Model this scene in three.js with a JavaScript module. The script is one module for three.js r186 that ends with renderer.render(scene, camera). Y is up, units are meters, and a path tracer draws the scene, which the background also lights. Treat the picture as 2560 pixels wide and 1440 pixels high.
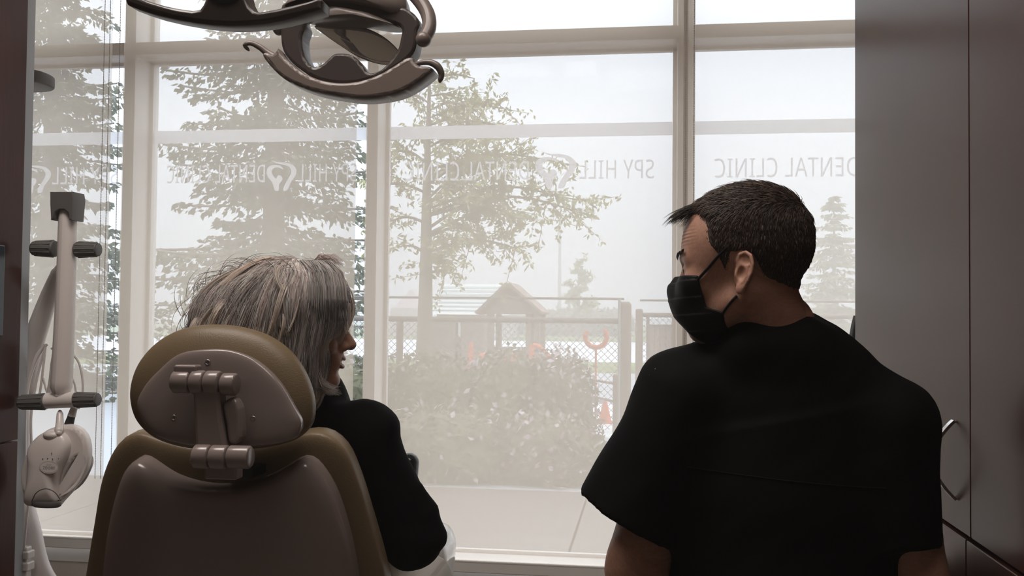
import * as THREE from 'three';
import { mergeGeometries, toCreasedNormals } from 'three/addons/utils/BufferGeometryUtils.js';
import { RoundedBoxGeometry } from 'three/addons/geometries/RoundedBoxGeometry.js';
import { ImprovedNoise } from 'three/addons/math/ImprovedNoise.js';
import { RectAreaLightUniformsLib } from 'three/addons/lights/RectAreaLightUniformsLib.js';
import { FontLoader } from 'three/addons/loaders/FontLoader.js';

// ---------------------------------------------------------------- camera, sky, exposure
const scene = new THREE.Scene();
const camera = new THREE.PerspectiveCamera(2 * Math.atan(720 / 2400) * 180 / Math.PI, 2560 / 1440, 0.05, 400);
camera.position.set(0, 1.15, 0);
camera.rotation.order = 'YXZ';
camera.rotation.set(1.62 * Math.PI / 180, 7.95 * Math.PI / 180, 0.54 * Math.PI / 180);
camera.updateMatrixWorld(true);

// overcast sky: luminance rises evenly from horizon to zenith, the same all round
{
  const W = 16, H = 64, data = new Float32Array(W * H * 4);
  for (let y = 0; y < H; y++) {
    const e = ((y + 0.5) / H - 0.5) * Math.PI, s = Math.max(0, Math.sin(e)), k = (1 + 2 * s);
    for (let x = 0; x < W; x++) { const o = (y * W + x) * 4; data[o] = 0.93 * k; data[o + 1] = 0.98 * k; data[o + 2] = 1.10 * k; data[o + 3] = 1; }
  }
  const t = new THREE.DataTexture(data, W, H, THREE.RGBAFormat, THREE.FloatType);
  t.mapping = THREE.EquirectangularReflectionMapping; t.magFilter = THREE.LinearFilter; t.minFilter = THREE.LinearFilter; t.needsUpdate = true;
  scene.background = t; scene.backgroundIntensity = 1.56;
}
scene.fog = new THREE.FogExp2(0xffffff, 0.012);
const renderer = new THREE.WebGLRenderer();
renderer.toneMapping = THREE.LinearToneMapping;
renderer.toneMappingExposure = 1.0;
renderer.shadowMap.enabled = true;
RectAreaLightUniformsLib.init();

// ---------------------------------------------------------------- helpers
const V = (x, y, z) => new THREE.Vector3(x, y, z), R = (a) => a * Math.PI / 180;
const lerp = (a, b, t) => a + (b - a) * t, clamp = (x, a = 0, b = 1) => Math.min(b, Math.max(a, x));
function rng(seed) { let s = seed | 0; return () => { s = (s + 0x6d2b79f5) | 0; let t = Math.imul(s ^ (s >>> 15), 1 | s); t = (t + Math.imul(t ^ (t >>> 7), 61 | t)) ^ t; return ((t ^ (t >>> 14)) >>> 0) / 4294967296; }; }
const noise3 = new ImprovedNoise(), nz = (x, y, z) => noise3.noise(x, y, z);
// where the line of sight through a pixel of the 2560 x 1440 photograph meets the upright plane z = -d
const ray = (px, py) => V((px - 1280) / 2400, (720 - py) / 2400, -1).applyQuaternion(camera.quaternion);
function at(px, py, d) { const r = ray(px, py), k = -d / r.z; return V(r.x * k, 1.15 + r.y * k, -d); }
// piecewise linear
function pw(pts, x) { if (x <= pts[0][0]) return pts[0][1]; for (let i = 1; i < pts.length; i++) if (x <= pts[i][0]) return lerp(pts[i - 1][1], pts[i][1], (x - pts[i - 1][0]) / (pts[i][0] - pts[i - 1][0])); return pts[pts.length - 1][1]; }

function mat(color, rough = 0.6, o = {}) {
  const m = new THREE.MeshPhysicalMaterial({ roughness: rough, ...o });
  if (Array.isArray(color)) m.color.setRGB(...color); else m.color.set(color);
  return m;
}
function tex(W, H, f, srgb = true) {
  const d = new Uint8Array(W * H * 4);
  for (let y = 0; y < H; y++) for (let x = 0; x < W; x++) { const c = f(x / W, y / H), o = (y * W + x) * 4; for (let k = 0; k < 3; k++) d[o + k] = clamp(c[k], 0, 255); d[o + 3] = 255; }
  const t = new THREE.DataTexture(d, W, H); t.wrapS = t.wrapT = THREE.RepeatWrapping; t.magFilter = THREE.LinearFilter; t.minFilter = THREE.LinearMipmapLinearFilter;
  if (srgb) t.colorSpace = THREE.SRGBColorSpace; t.needsUpdate = true; return t;
}
// noise that repeats over the unit square
const tnz = (u, v, f, s = 0) => { const a = u * 2 * Math.PI, b = v * 2 * Math.PI, q = f / 6.283; return nz(Math.cos(a) * q + s, Math.sin(a) * q + Math.cos(b) * q, Math.sin(b) * q + s * 1.7); };

const used = new Map();
function numbered(name) { const n = used.get(name) ?? 0; used.set(name, n + 1); return n ? name + '_' + String(n).padStart(3, '0') : name; }
function shade(m) { m.castShadow = true; m.receiveShadow = true; return m; }
// a thing: a Group at its base; parts are given in world coordinates and moved to the base
class Thing {
  constructor(name, label, category, base = V(0, 0, 0), extra = {}) {
    this.g = new THREE.Group(); this.g.name = numbered(name); this.base = base.clone(); this.g.position.copy(base);
    this.g.userData = { label, category, ...extra }; scene.add(this.g);
  }
  part(name, geo, m, parent, ud) {
    const list = [].concat(geo), g = list.length > 1 ? merge(list) : list[0];
    g.translate(-this.base.x, -this.base.y, -this.base.z);
    const o = shade(new THREE.Mesh(g, m)); o.name = name; if (ud) o.userData = ud; (parent ?? this.g).add(o); return o;
  }
}
function single(name, geo, m, label, category, ud = {}) {
  const list = [].concat(geo), o = shade(new THREE.Mesh(list.length > 1 ? merge(list) : list[0], m)); o.name = numbered(name); o.userData = { label, category, ...ud }; scene.add(o); return o;
}
function struct(name, geo, m, parent) {
  const list = [].concat(geo), o = shade(new THREE.Mesh(list.length > 1 ? merge(list) : list[0], m)); o.name = parent ? name : numbered(name);
  if (!parent) o.userData.kind = 'structure'; (parent ?? scene).add(o); return o;
}
function merge(list) {
  const l = list.map((g) => { const n = g.index ? g.toNonIndexed() : g.clone(); for (const k of Object.keys(n.attributes)) if (!['position', 'normal', 'uv'].includes(k)) n.deleteAttribute(k); if (!n.attributes.uv) n.setAttribute('uv', new THREE.BufferAttribute(new Float32Array(n.attributes.position.count * 2), 2)); return n; });
  return mergeGeometries(l);
}
// uv in metres for a box, by the face's direction
function boxUV(g) {
  const p = g.attributes.position, n = g.attributes.normal, uv = new Float32Array(p.count * 2);
  for (let i = 0; i < p.count; i++) {
    const ax = Math.abs(n.getX(i)), ay = Math.abs(n.getY(i)), az = Math.abs(n.getZ(i));
    if (ax >= ay && ax >= az) { uv[i * 2] = p.getZ(i); uv[i * 2 + 1] = p.getY(i); } else if (ay >= az) { uv[i * 2] = p.getX(i); uv[i * 2 + 1] = p.getZ(i); } else { uv[i * 2] = p.getX(i); uv[i * 2 + 1] = p.getY(i); }
  }
  g.setAttribute('uv', new THREE.BufferAttribute(uv, 2)); return g;
}
function box(x0, x1, y0, y1, z0, z1, r = 0) {
  const w = x1 - x0, h = y1 - y0, d = z1 - z0;
  const g = r ? new RoundedBoxGeometry(w, h, d, 3, Math.min(r, w / 2.01, h / 2.01, d / 2.01)) : new THREE.BoxGeometry(w, h, d);
  g.translate((x0 + x1) / 2, (y0 + y1) / 2, (z0 + z1) / 2); return boxUV(g);
}
function tube(pts, r, seg = 24, sides = 10, closed = false) { return new THREE.TubeGeometry(new THREE.CatmullRomCurve3(pts, closed), seg, r, sides, closed); }
// a tube whose radius follows a list of radii, round ends
function taper(pts, radii, seg = 24, sides = 14, flat = 1) {
  const c = new THREE.CatmullRomCurve3(pts), g = new THREE.TubeGeometry(c, seg, 1, sides), p = g.attributes.position, fr = c.computeFrenetFrames(seg);
  for (let i = 0; i <= seg; i++) {
    const t = i / seg, o = c.getPointAt(t), k = t * (radii.length - 1), a = Math.floor(k), r = lerp(radii[a], radii[Math.min(a + 1, radii.length - 1)], k - a), e = Math.min(t, 1 - t) * seg;
    const rr = r * (e < 1 ? 0.72 + 0.28 * e : 1);
    for (let j = 0; j <= sides; j++) { const q = i * (sides + 1) + j, v = V(p.getX(q), p.getY(q), p.getZ(q)).sub(o); const nrm = v.dot(fr.normals[i]), bin = v.dot(fr.binormals[i]); v.copy(fr.normals[i]).multiplyScalar(nrm * rr).addScaledVector(fr.binormals[i], bin * rr * flat).add(o); p.setXYZ(q, v.x, v.y, v.z); }
  }
  g.computeVertexNormals();
  const ends = [0, 1].map((t) => { const s = new THREE.SphereGeometry((t ? radii[radii.length - 1] : radii[0]) * 0.73, 12, 8); if (flat !== 1) s.scale(1, 1, 1); const o = c.getPointAt(t); s.translate(o.x, o.y, o.z); return s; });
  return merge([g, ...ends]);
}
function cyl(a, b, r0, r1 = r0, sides = 24) {
  const d = b.clone().sub(a), g = new THREE.CylinderGeometry(r1, r0, d.length(), sides);
  g.applyQuaternion(new THREE.Quaternion().setFromUnitVectors(V(0, 1, 0), d.clone().normalize())); g.translate((a.x + b.x) / 2, (a.y + b.y) / 2, (a.z + b.z) / 2); return g;
}
function lathe(prof, sides = 32) { return new THREE.LatheGeometry(prof.map(([r, y]) => new THREE.Vector2(r, y)), sides); }
function turnTo(g, from, dir) { g.applyQuaternion(new THREE.Quaternion().setFromUnitVectors(V(0, 1, 0), dir.clone().normalize())); g.translate(from.x, from.y, from.z); return g; }
// a plane in the room: origin, basis u (right), v (up), n (towards the room)
function plane(o, n = V(0, 0, 1)) { n = n.clone().normalize(); const u = V(0, 1, 0).cross(n).normalize(), v = n.clone().cross(u); return { o, u, v, n, m: new THREE.Matrix4().makeBasis(u, v, n).setPosition(o) }; }
function onPlane(P, px, py) { const r = ray(px, py), c = camera.position, k = P.o.clone().sub(c).dot(P.n) / r.dot(P.n), p = c.clone().addScaledVector(r, k).sub(P.o); return new THREE.Vector2(p.dot(P.u), p.dot(P.v)); }
const outline = (P, pts, n = 0) => { const l = pts.map(([x, y]) => onPlane(P, x, y)); return n ? new THREE.SplineCurve([...l, l[0]]).getPoints(n).slice(0, -1) : l; };
function smoothLoop(l, n) { const c = new THREE.CatmullRomCurve3(l.map((p) => V(p.x, p.y, 0)), true); return c.getSpacedPoints(n).slice(0, -1).map((p) => new THREE.Vector2(p.x, p.y)); }
// rings from the middle to an outline, raised by a superellipse profile: front D, back B
function pillow(loop, D, B, p = 2.4, rings = 18, dome = () => 0) {
  const c = new THREE.Vector2(); loop.forEach((q) => c.add(q)); c.divideScalar(loop.length);
  const n = loop.length, pos = [], idx = [];
  const side = (h, flip) => {
    const base = pos.length / 3; pos.push(c.x, c.y, h + dome(c.x, c.y));
    for (let k = 1; k <= rings; k++) { const s = Math.sin((k / rings) * Math.PI / 2) ** 0.8, z = h * Math.pow(Math.max(0, 1 - Math.pow(s, p)), 1 / p); for (const q of loop) { const x = lerp(c.x, q.x, s), y = lerp(c.y, q.y, s); pos.push(x, y, z + dome(x, y)); } }
    const v = (k, j) => base + 1 + (k - 1) * n + ((j % n) + n) % n, tri = (a, b, d) => (flip ? idx.push(a, d, b) : idx.push(a, b, d));
    for (let j = 0; j < n; j++) { tri(base, v(1, j), v(1, j + 1)); for (let k = 1; k < rings; k++) { tri(v(k, j), v(k + 1, j), v(k + 1, j + 1)); tri(v(k, j), v(k + 1, j + 1), v(k, j + 1)); } }
  };
  const ccw = THREE.ShapeUtils.area(loop) > 0;
  side(D, !ccw); side(-B, ccw);
  const g = new THREE.BufferGeometry(); g.setAttribute('position', new THREE.Float32BufferAttribute(pos, 3)); g.setIndex(idx); 
  const w = weld(g); w.computeVertexNormals(); planarUV(w); return w;
}
function weld(g) { const map = new Map(), p = g.attributes.position, idx = [], pos = []; for (let i = 0; i < g.index.count; i++) { const k = g.index.getX(i), key = [p.getX(k), p.getY(k), p.getZ(k)].map((x) => Math.round(x * 1e5)).join(); if (!map.has(key)) { map.set(key, pos.length / 3); pos.push(p.getX(k), p.getY(k), p.getZ(k)); } idx.push(map.get(key)); } const o = new THREE.BufferGeometry(); o.setAttribute('position', new THREE.Float32BufferAttribute(pos, 3)); o.setIndex(idx); return o; }
function planarUV(g) { const p = g.attributes.position, uv = new Float32Array(p.count * 2); for (let i = 0; i < p.count; i++) { uv[i * 2] = p.getX(i) + p.getZ(i) * 0.6; uv[i * 2 + 1] = p.getY(i); } g.setAttribute('uv', new THREE.BufferAttribute(uv, 2)); return g; }
function slab(loop, depth, bevel, holes = [], bseg = 5) {
  const s = new THREE.Shape(loop); for (const h of holes) s.holes.push(new THREE.Path(h));
  const g = new THREE.ExtrudeGeometry(s, { depth: Math.max(0.0005, depth - 2 * bevel), bevelEnabled: bevel > 0, bevelSize: bevel, bevelThickness: bevel, bevelOffset: -bevel, bevelSegments: bseg, curveSegments: 1 });
  g.translate(0, 0, -depth / 2 + bevel); g.deleteAttribute('uv'); const c = toCreasedNormals(g, 0.7), p = c.attributes.position, n = c.attributes.normal;
  for (let i = 0; i < p.count; i += 3) { const z = p.getZ(i); if (Math.abs(z - p.getZ(i + 1)) < 1e-7 && Math.abs(z - p.getZ(i + 2)) < 1e-7) for (let k = 0; k < 3; k++) n.setXYZ(i + k, 0, 0, Math.sign(z) || 1); }
  return planarUV(c);
}

// ---------------------------------------------------------------- distance fields, meshed by surface nets
const len = (x, y, z) => Math.sqrt(x * x + y * y + z * z);
function smin(a, b, k) { const h = Math.max(k - Math.abs(a - b), 0) / k; return Math.min(a, b) - h * h * k * 0.25; }
const smax = (a, b, k) => -smin(-a, -b, k);
function ell(x, y, z, c, r) { const a = x - c[0], b = y - c[1], d = z - c[2], k0 = len(a / r[0], b / r[1], d / r[2]), k1 = len(a / (r[0] * r[0]), b / (r[1] * r[1]), d / (r[2] * r[2])); return k1 < 1e-9 ? -Math.min(...r) : k0 * (k0 - 1) / k1; }
function cap(x, y, z, a, b, ra, rb) { const px = x - a[0], py = y - a[1], pz = z - a[2], bx = b[0] - a[0], by = b[1] - a[1], bz = b[2] - a[2], h = clamp((px * bx + py * by + pz * bz) / (bx * bx + by * by + bz * bz)); return len(px - h * bx, py - h * by, pz - h * bz) - (ra + (rb - ra) * h); }
function chain(x, y, z, pts, radii) { let d = 1e9; for (let i = 1; i < pts.length; i++) d = Math.min(d, cap(x, y, z, pts[i - 1], pts[i], radii[i - 1], radii[i])); return d; }
function nets(f, lo, hi, cell, far = 0.06) {
  const nx = Math.ceil((hi[0] - lo[0]) / cell) + 1, ny = Math.ceil((hi[1] - lo[1]) / cell) + 1, nzz = Math.ceil((hi[2] - lo[2]) / cell) + 1, F = new Float32Array(nx * ny * nzz).fill(1e3);
  // coarse pass: only blocks near the surface are sampled finely
  const B = 4, X = (i) => lo[0] + i * cell, Y = (i) => lo[1] + i * cell, Z = (i) => lo[2] + i * cell, reach = B * cell * 0.9 + far * 0.35;
  for (let k = 0; k < nzz; k += B) for (let j = 0; j < ny; j += B) for (let i = 0; i < nx; i += B) {
    const d = f(X(i) + B * cell / 2, Y(j) + B * cell / 2, Z(k) + B * cell / 2), skip = Math.abs(d) > reach;
    for (let c = k; c < Math.min(k + B, nzz); c++) for (let b = j; b < Math.min(j + B, ny); b++) for (let a = i; a < Math.min(i + B, nx); a++) F[(c * ny + b) * nx + a] = skip ? d : f(X(a), Y(b), Z(c));
  }
  const pos = [], id = new Int32Array(nx * ny * nzz).fill(-1), idx = [], at_ = (a, b, c) => (c * ny + b) * nx + a;
  const E = [[0, 1], [2, 3], [4, 5], [6, 7], [0, 2], [1, 3], [4, 6], [5, 7], [0, 4], [1, 5], [2, 6], [3, 7]];
  for (let c = 0; c < nzz - 1; c++) for (let b = 0; b < ny - 1; b++) for (let a = 0; a < nx - 1; a++) {
    const v = []; let m = 0;
    for (let q = 0; q < 8; q++) { const d = F[at_(a + (q & 1), b + ((q >> 1) & 1), c + (q >> 2))]; v.push(d); if (d < 0) m |= 1 << q; }
    if (m === 0 || m === 255) continue;
    let x = 0, y = 0, z = 0, n = 0;
    for (const [p, q] of E) { if ((v[p] < 0) === (v[q] < 0)) continue; const t = v[p] / (v[p] - v[q]); x += lerp(p & 1, q & 1, t); y += lerp((p >> 1) & 1, (q >> 1) & 1, t); z += lerp(p >> 2, q >> 2, t); n++; }
    id[at_(a, b, c)] = pos.length / 3; pos.push(X(a + x / n), Y(b + y / n), Z(c + z / n));
  }
  const quad = (p, q, r, s, flip) => { if (p < 0 || q < 0 || r < 0 || s < 0) return; if (flip) idx.push(p, r, q, p, s, r); else idx.push(p, q, r, p, r, s); };
  for (let c = 1; c < nzz - 1; c++) for (let b = 1; b < ny - 1; b++) for (let a = 1; a < nx - 1; a++) {
    const d = F[at_(a, b, c)] < 0;
    if (d !== F[at_(a + 1, b, c)] < 0) quad(id[at_(a, b - 1, c - 1)], id[at_(a, b, c - 1)], id[at_(a, b, c)], id[at_(a, b - 1, c)], !d);
    if (d !== F[at_(a, b + 1, c)] < 0) quad(id[at_(a - 1, b, c - 1)], id[at_(a - 1, b, c)], id[at_(a, b, c)], id[at_(a, b, c - 1)], !d);
    if (d !== F[at_(a, b, c + 1)] < 0) quad(id[at_(a - 1, b - 1, c)], id[at_(a, b - 1, c)], id[at_(a, b, c)], id[at_(a - 1, b, c)], !d);
  }
  const g = new THREE.BufferGeometry(), P = new Float32Array(pos), N = new Float32Array(pos.length), h = cell * 0.5;
  for (let i = 0; i < P.length; i += 3) {
    const x = P[i], y = P[i + 1], z = P[i + 2]; let a = f(x + h, y, z) - f(x - h, y, z), b = f(x, y + h, z) - f(x, y - h, z), c = f(x, y, z + h) - f(x, y, z - h); const l = len(a, b, c) || 1;
    N[i] = a / l; N[i + 1] = b / l; N[i + 2] = c / l;
  }
  g.setAttribute('position', new THREE.BufferAttribute(P, 3)); g.setAttribute('normal', new THREE.BufferAttribute(N, 3)); g.setIndex(idx); return planarUV(g);
}
// hairs: each a list of points; three-sided, tapering to the tip; one colour a hair
function hairs(list, r0, colors) {
  let nv = 0, nt = 0; for (const s of list) { nv += s.length * 3; nt += (s.length - 1) * 6; }
  const P = new Float32Array(nv * 3), C = new Float32Array(nv * 3), I = new Uint32Array(nt * 3); let v = 0, t = 0;
  const d = V(), a = V(), b = V();
  list.forEach((s, q) => {
    const col = colors[q], start = v;
    s.forEach((p, i) => {
      d.copy(s[Math.min(i + 1, s.length - 1)]).sub(s[Math.max(i - 1, 0)]).normalize(); a.set(-d.z, 0.01, d.x); if (a.lengthSq() < 1e-4) a.set(1, 0, 0); a.normalize(); b.crossVectors(d, a).normalize(); a.crossVectors(b, d);
      const r = r0 * (1 - 0.85 * (i / (s.length - 1)) ** 2);
      for (let k = 0; k < 3; k++) { const an = k * 2.0944, x = Math.cos(an) * r, y = Math.sin(an) * r; P[v * 3] = p.x + a.x * x + b.x * y; P[v * 3 + 1] = p.y + a.y * x + b.y * y; P[v * 3 + 2] = p.z + a.z * x + b.z * y; C[v * 3] = col[0]; C[v * 3 + 1] = col[1]; C[v * 3 + 2] = col[2]; v++; }
    });
    for (let i = 0; i < s.length - 1; i++) for (let k = 0; k < 3; k++) { const p = start + i * 3 + k, n = start + i * 3 + (k + 1) % 3; I[t++] = p; I[t++] = n; I[t++] = p + 3; I[t++] = n; I[t++] = n + 3; I[t++] = p + 3; }
  });
  const g = new THREE.BufferGeometry(); g.setAttribute('position', new THREE.BufferAttribute(P, 3)); g.setAttribute('color', new THREE.BufferAttribute(C, 3)); g.setIndex(new THREE.BufferAttribute(I, 1)); g.computeVertexNormals(); return g;
}
// leaf blades: list of [position, direction, length, width, color]
function blades(list) {
  const n = list.length, P = new Float32Array(n * 12), C = new Float32Array(n * 12), I = new Uint32Array(n * 6), s = V(), up = V(), q = V(), rr = rng(n + 5);
  list.forEach(([p, d, l, w, c], i) => {
    up.set(rr() - 0.5, rr() - 0.5, rr() - 0.5); s.crossVectors(d, up).normalize().multiplyScalar(w / 2);
    const put = (k, v) => { P[i * 12 + k * 3] = v.x; P[i * 12 + k * 3 + 1] = v.y; P[i * 12 + k * 3 + 2] = v.z; C[i * 12 + k * 3] = c[0]; C[i * 12 + k * 3 + 1] = c[1]; C[i * 12 + k * 3 + 2] = c[2]; };
    put(0, p); put(1, q.copy(p).addScaledVector(d, l * 0.5).add(s)); put(2, q.copy(p).addScaledVector(d, l)); put(3, q.copy(p).addScaledVector(d, l * 0.5).sub(s));
    I.set([i * 4, i * 4 + 1, i * 4 + 2, i * 4, i * 4 + 2, i * 4 + 3], i * 6);
  });
  const g = new THREE.BufferGeometry(); g.setAttribute('position', new THREE.BufferAttribute(P, 3)); g.setAttribute('color', new THREE.BufferAttribute(C, 3)); g.setIndex(new THREE.BufferAttribute(I, 1)); g.computeVertexNormals(); return g;
}
const font = await new FontLoader().loadAsync('fonts/droid/droid_sans_regular.typeface.json');

// ---------------------------------------------------------------- materials
const woodTex = tex(1024, 1024, (u, v) => {
  const w = tnz(u, v, 3, 4) * 0.5, g = tnz(u * 9 + w * 0.3, v * 0.6, 14, 1) * 0.5 + tnz(u * 26, v, 26, 2) * 0.3, m = tnz(u, v, 7, 9) * 0.6 + tnz(u * 2, v * 2, 9, 3) * 0.35, k = 1 + 0.16 * g + 0.22 * m;
  return [61 * k, 32 * k * (1 - 0.05 * m), 23 * k * (1 - 0.08 * m)];
});
woodTex.repeat.set(1.1, 0.7);
const M = {
  wood: mat('#ffffff', 0.25, { map: woodTex, specularIntensity: 0.24 }),
  edge: mat([0.32, 0.33, 0.34], 0.45),
  wall: mat([0.55, 0.49, 0.42], 0.9), floor: mat([0.22, 0.19, 0.16], 0.5), ceiling: mat([0.72, 0.69, 0.64], 0.95),
  frame: mat([0.86, 0.81, 0.77], 0.45), glass: mat([0.94, 0.98, 0.97], 0, { transmission: 1, thickness: 0, ior: 1.5 }),
  vinyl: mat([0.94, 0.94, 0.97], 0.95, { transmission: 0.62, thickness: 0, specularIntensity: 0.2 }),
  chrome: mat([0.72, 0.72, 0.72], 0.12, { metalness: 1 }), steel: mat([0.5, 0.5, 0.5], 0.3, { metalness: 1 }),
  black: mat([0.006, 0.006, 0.0065], 0.6), rubber: mat([0.02, 0.02, 0.021], 0.7),
};
// ---------------------------------------------------------------- the room
const DW = 3.5, DG = 3.64, CEIL = 2.75, XL = -2.75, XR = 1.15, ZB = 2.1;   // window frame face, glass, ceiling, walls
const T = 0.15;
struct('floor', box(XL - T, XR + T, -0.2, 0, -DG - 0.03, ZB + T), M.floor);
struct('ceiling', box(XL - T, XR + T, CEIL, CEIL + 0.2, -DG - 0.03, ZB + T), M.ceiling);
struct('wall_left', box(XL - T, XL, 0, CEIL, -DG - 0.03, ZB), M.wall);
struct('wall_right', box(XR, XR + T, 0, CEIL, -DG - 0.03, ZB), M.wall);
struct('wall_back', box(XL - T, XR + T, 0, CEIL, ZB, ZB + T), M.wall);
const railTop = at(1125, 1375, DG).y, railLow = railTop - 0.075, transLow = at(1735, 95, DW).y, transTop = at(1735, 61, DW).y, headLow = 2.62;
struct('wall_front', [box(XL, XR, 0, railLow, -DG - 0.03, -DW - 0.005), box(XL, XR, headLow, CEIL, -DG - 0.03, -DW - 0.005)], M.wall);
// unseen ceiling light panel, out of view, placed to light the people and chair
function unseenTroffer(x, z, w, d, power, label) {
  const t = new Thing('unseen_ceiling_light', label, 'ceiling light', V(x, CEIL, z));
  t.part('frame', [box(x - w / 2 - 0.03, x + w / 2 + 0.03, CEIL - 0.02, CEIL, z - d / 2 - 0.03, z - d / 2), box(x - w / 2 - 0.03, x + w / 2 + 0.03, CEIL - 0.02, CEIL, z + d / 2, z + d / 2 + 0.03), box(x - w / 2 - 0.03, x - w / 2, CEIL - 0.02, CEIL, z - d / 2, z + d / 2), box(x + w / 2, x + w / 2 + 0.03, CEIL - 0.02, CEIL, z - d / 2, z + d / 2)], M.ceiling);
  t.part('diffuser', box(x - w / 2, x + w / 2, CEIL - 0.012, CEIL - 0.002, z - d / 2, z + d / 2), mat([0.8, 0.8, 0.8], 0.6, { emissive: new THREE.Color(1, 0.94, 0.88), emissiveIntensity: 1.5 }));
  const l = new THREE.RectAreaLight(0xffffff, power, w, d); l.color.setRGB(1, 0.91, 0.84); l.position.set(0, -0.016, 0); l.rotation.x = -Math.PI / 2; l.name = 'unseen_ceiling_light_lamp'; t.g.add(l);
}
unseenTroffer(-0.92, -1.28, 1.2, 0.6, 9.5, 'unseen flat ceiling light panel, out of view above the dental chair');  // out of view; placed to light the chair tops and the white lamp
unseenTroffer(0.05, -0.86, 0.6, 0.6, 5, 'unseen square ceiling light panel, out of view above the person in scrubs');  // out of view; placed to light the nape and hair of the man
// window: mullions, transoms, rails, panes, vinyl
const mullX = [[XL, XL + 0.05], [at(300, 700, DW).x, at(327, 700, DW).x], [at(913, 650, DW).x, at(940, 650, DW).x], [at(1693, 500, DW).x, at(1731, 500, DW).x], [XR - 0.05, XR]];
const win = new THREE.Group(); win.name = 'window_1'; win.userData.kind = 'structure'; scene.add(win);
for (const [a, b] of mullX) struct('mullion', box(a, b, railLow, headLow, -DG - 0.05, -DW, 0.003), M.frame, win);
const bays = []; for (let i = 0; i < 4; i++) bays.push([mullX[i][1], mullX[i + 1][0]]);
const bead = (x0, x1, y0, y1) => [box(x0, x0 + 0.014, y0, y1, -DG, -DG + 0.022), box(x1 - 0.014, x1, y0, y1, -DG, -DG + 0.022), box(x0, x1, y0, y0 + 0.012, -DG, -DG + 0.022), box(x0, x1, y1 - 0.012, y1, -DG, -DG + 0.022)];
for (const [a, b] of bays) {
  struct('bottom_rail', box(a, b, railLow, railTop, -DG - 0.05, -DW, 0.003), M.frame, win);
  struct('transom', box(a, b, transLow, transTop, -DG - 0.05, -DW, 0.003), M.frame, win);
  struct('head_rail', box(a, b, headLow - 0.05, headLow, -DG - 0.05, -DW, 0.003), M.frame, win);
  for (const [y0, y1] of [[railTop, transLow], [transTop, headLow - 0.05]]) {
    struct('glazing_bead', bead(a, b, y0, y1), M.frame, win);
    struct('pane', box(a, b, y0, y1, -DG - 0.0005, -DG + 0.0005).clone(), M.glass, win).geometry = new THREE.PlaneGeometry(b - a, y1 - y0).translate((a + b) / 2, (y0 + y1) / 2, -DG);
  }
}
// frosted band and the clinic's name on the panes, written to be read from outside
{
  const zv = -DG + 0.004, bandLow = at(1350, 344, DG).y, bandTop = at(1350, 311, DG).y;
  const print = (text, x0, x1, yb, h) => {   // mirrored text between x0 and x1
    const g = new THREE.ShapeGeometry(font.generateShapes(text, 1), 6); g.computeBoundingBox(); const bb = g.boundingBox, w = bb.max.x - bb.min.x, hh = 0.72;
    g.translate(-bb.min.x, 0, 0); g.scale(-(x1 - x0) / w, h / hh, 1); g.translate(x1, yb, zv);
    const i = g.index.array; for (let k = 0; k < i.length; k += 3) { const t = i[k]; i[k] = i[k + 1]; i[k + 1] = t; } g.computeVertexNormals(); return g;
  };
  const tooth = (x0, x1, yb, h) => {   // two sweeping strokes that draw a tooth
    const s = (pts) => { const c = new THREE.CatmullRomCurve3(pts.map(([x, y]) => V(lerp(x0, x1, (x - 1140) / 320), yb + h * (1 - (y - 55) / 345), 0)), true).getSpacedPoints(90); return new THREE.Shape(c.map((p) => new THREE.Vector2(p.x, p.y))); };
    const a = s([[1322, 165], [1290, 125], [1230, 112], [1165, 130], [1140, 190], [1160, 250], [1205, 310], [1232, 392], [1272, 396], [1278, 325], [1312, 272], [1296, 232], [1262, 228], [1245, 262], [1215, 235], [1195, 190], [1215, 150], [1260, 140]]);
    const b = s([[1182, 55], [1240, 92], [1310, 112], [1375, 132], [1405, 185], [1380, 255], [1338, 330], [1322, 396], [1362, 394], [1402, 305], [1448, 235], [1460, 175], [1420, 118], [1340, 88], [1250, 82]]);
    return new THREE.ShapeGeometry([a, b], 1).translate(0, 0, zv);
  };
  const X = (px) => at(px, 440, DG).x, yb = at(1450, 448, DG).y, capH = 0.0515;
  for (let i = 0; i < 4; i++) struct('frosted_band', new THREE.PlaneGeometry(bays[i][1] - bays[i][0] - 0.03, bandTop - bandLow).translate((bays[i][0] + bays[i][1]) / 2, (bandTop + bandLow) / 2, zv), M.vinyl, win);
  const put = (n, g) => struct(n, g, M.vinyl, win);
  put('lettering', print('SPY HILL', X(745), X(893), yb, capH)); put('lettering', print('DENTAL CLINIC', X(418), X(663), yb, capH)); put('tooth_emblem', tooth(X(667), X(742), yb - 0.035, 0.125));
  put('lettering', print('SPY HILL', X(1448), X(1635), yb, capH)); put('lettering', print('DENTAL CLINIC', X(1012), X(1322), yb, capH)); put('tooth_emblem', tooth(X(1338), X(1441), yb - 0.035, 0.145));
  put('lettering', print('DENTAL CLINIC', X(1786), X(2145), yb, capH));
  put('lettering', print('SPY HILL', X(132), X(296), yb, capH)); put('tooth_emblem', tooth(X(52), X(129), yb - 0.035, 0.125));
}
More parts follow.
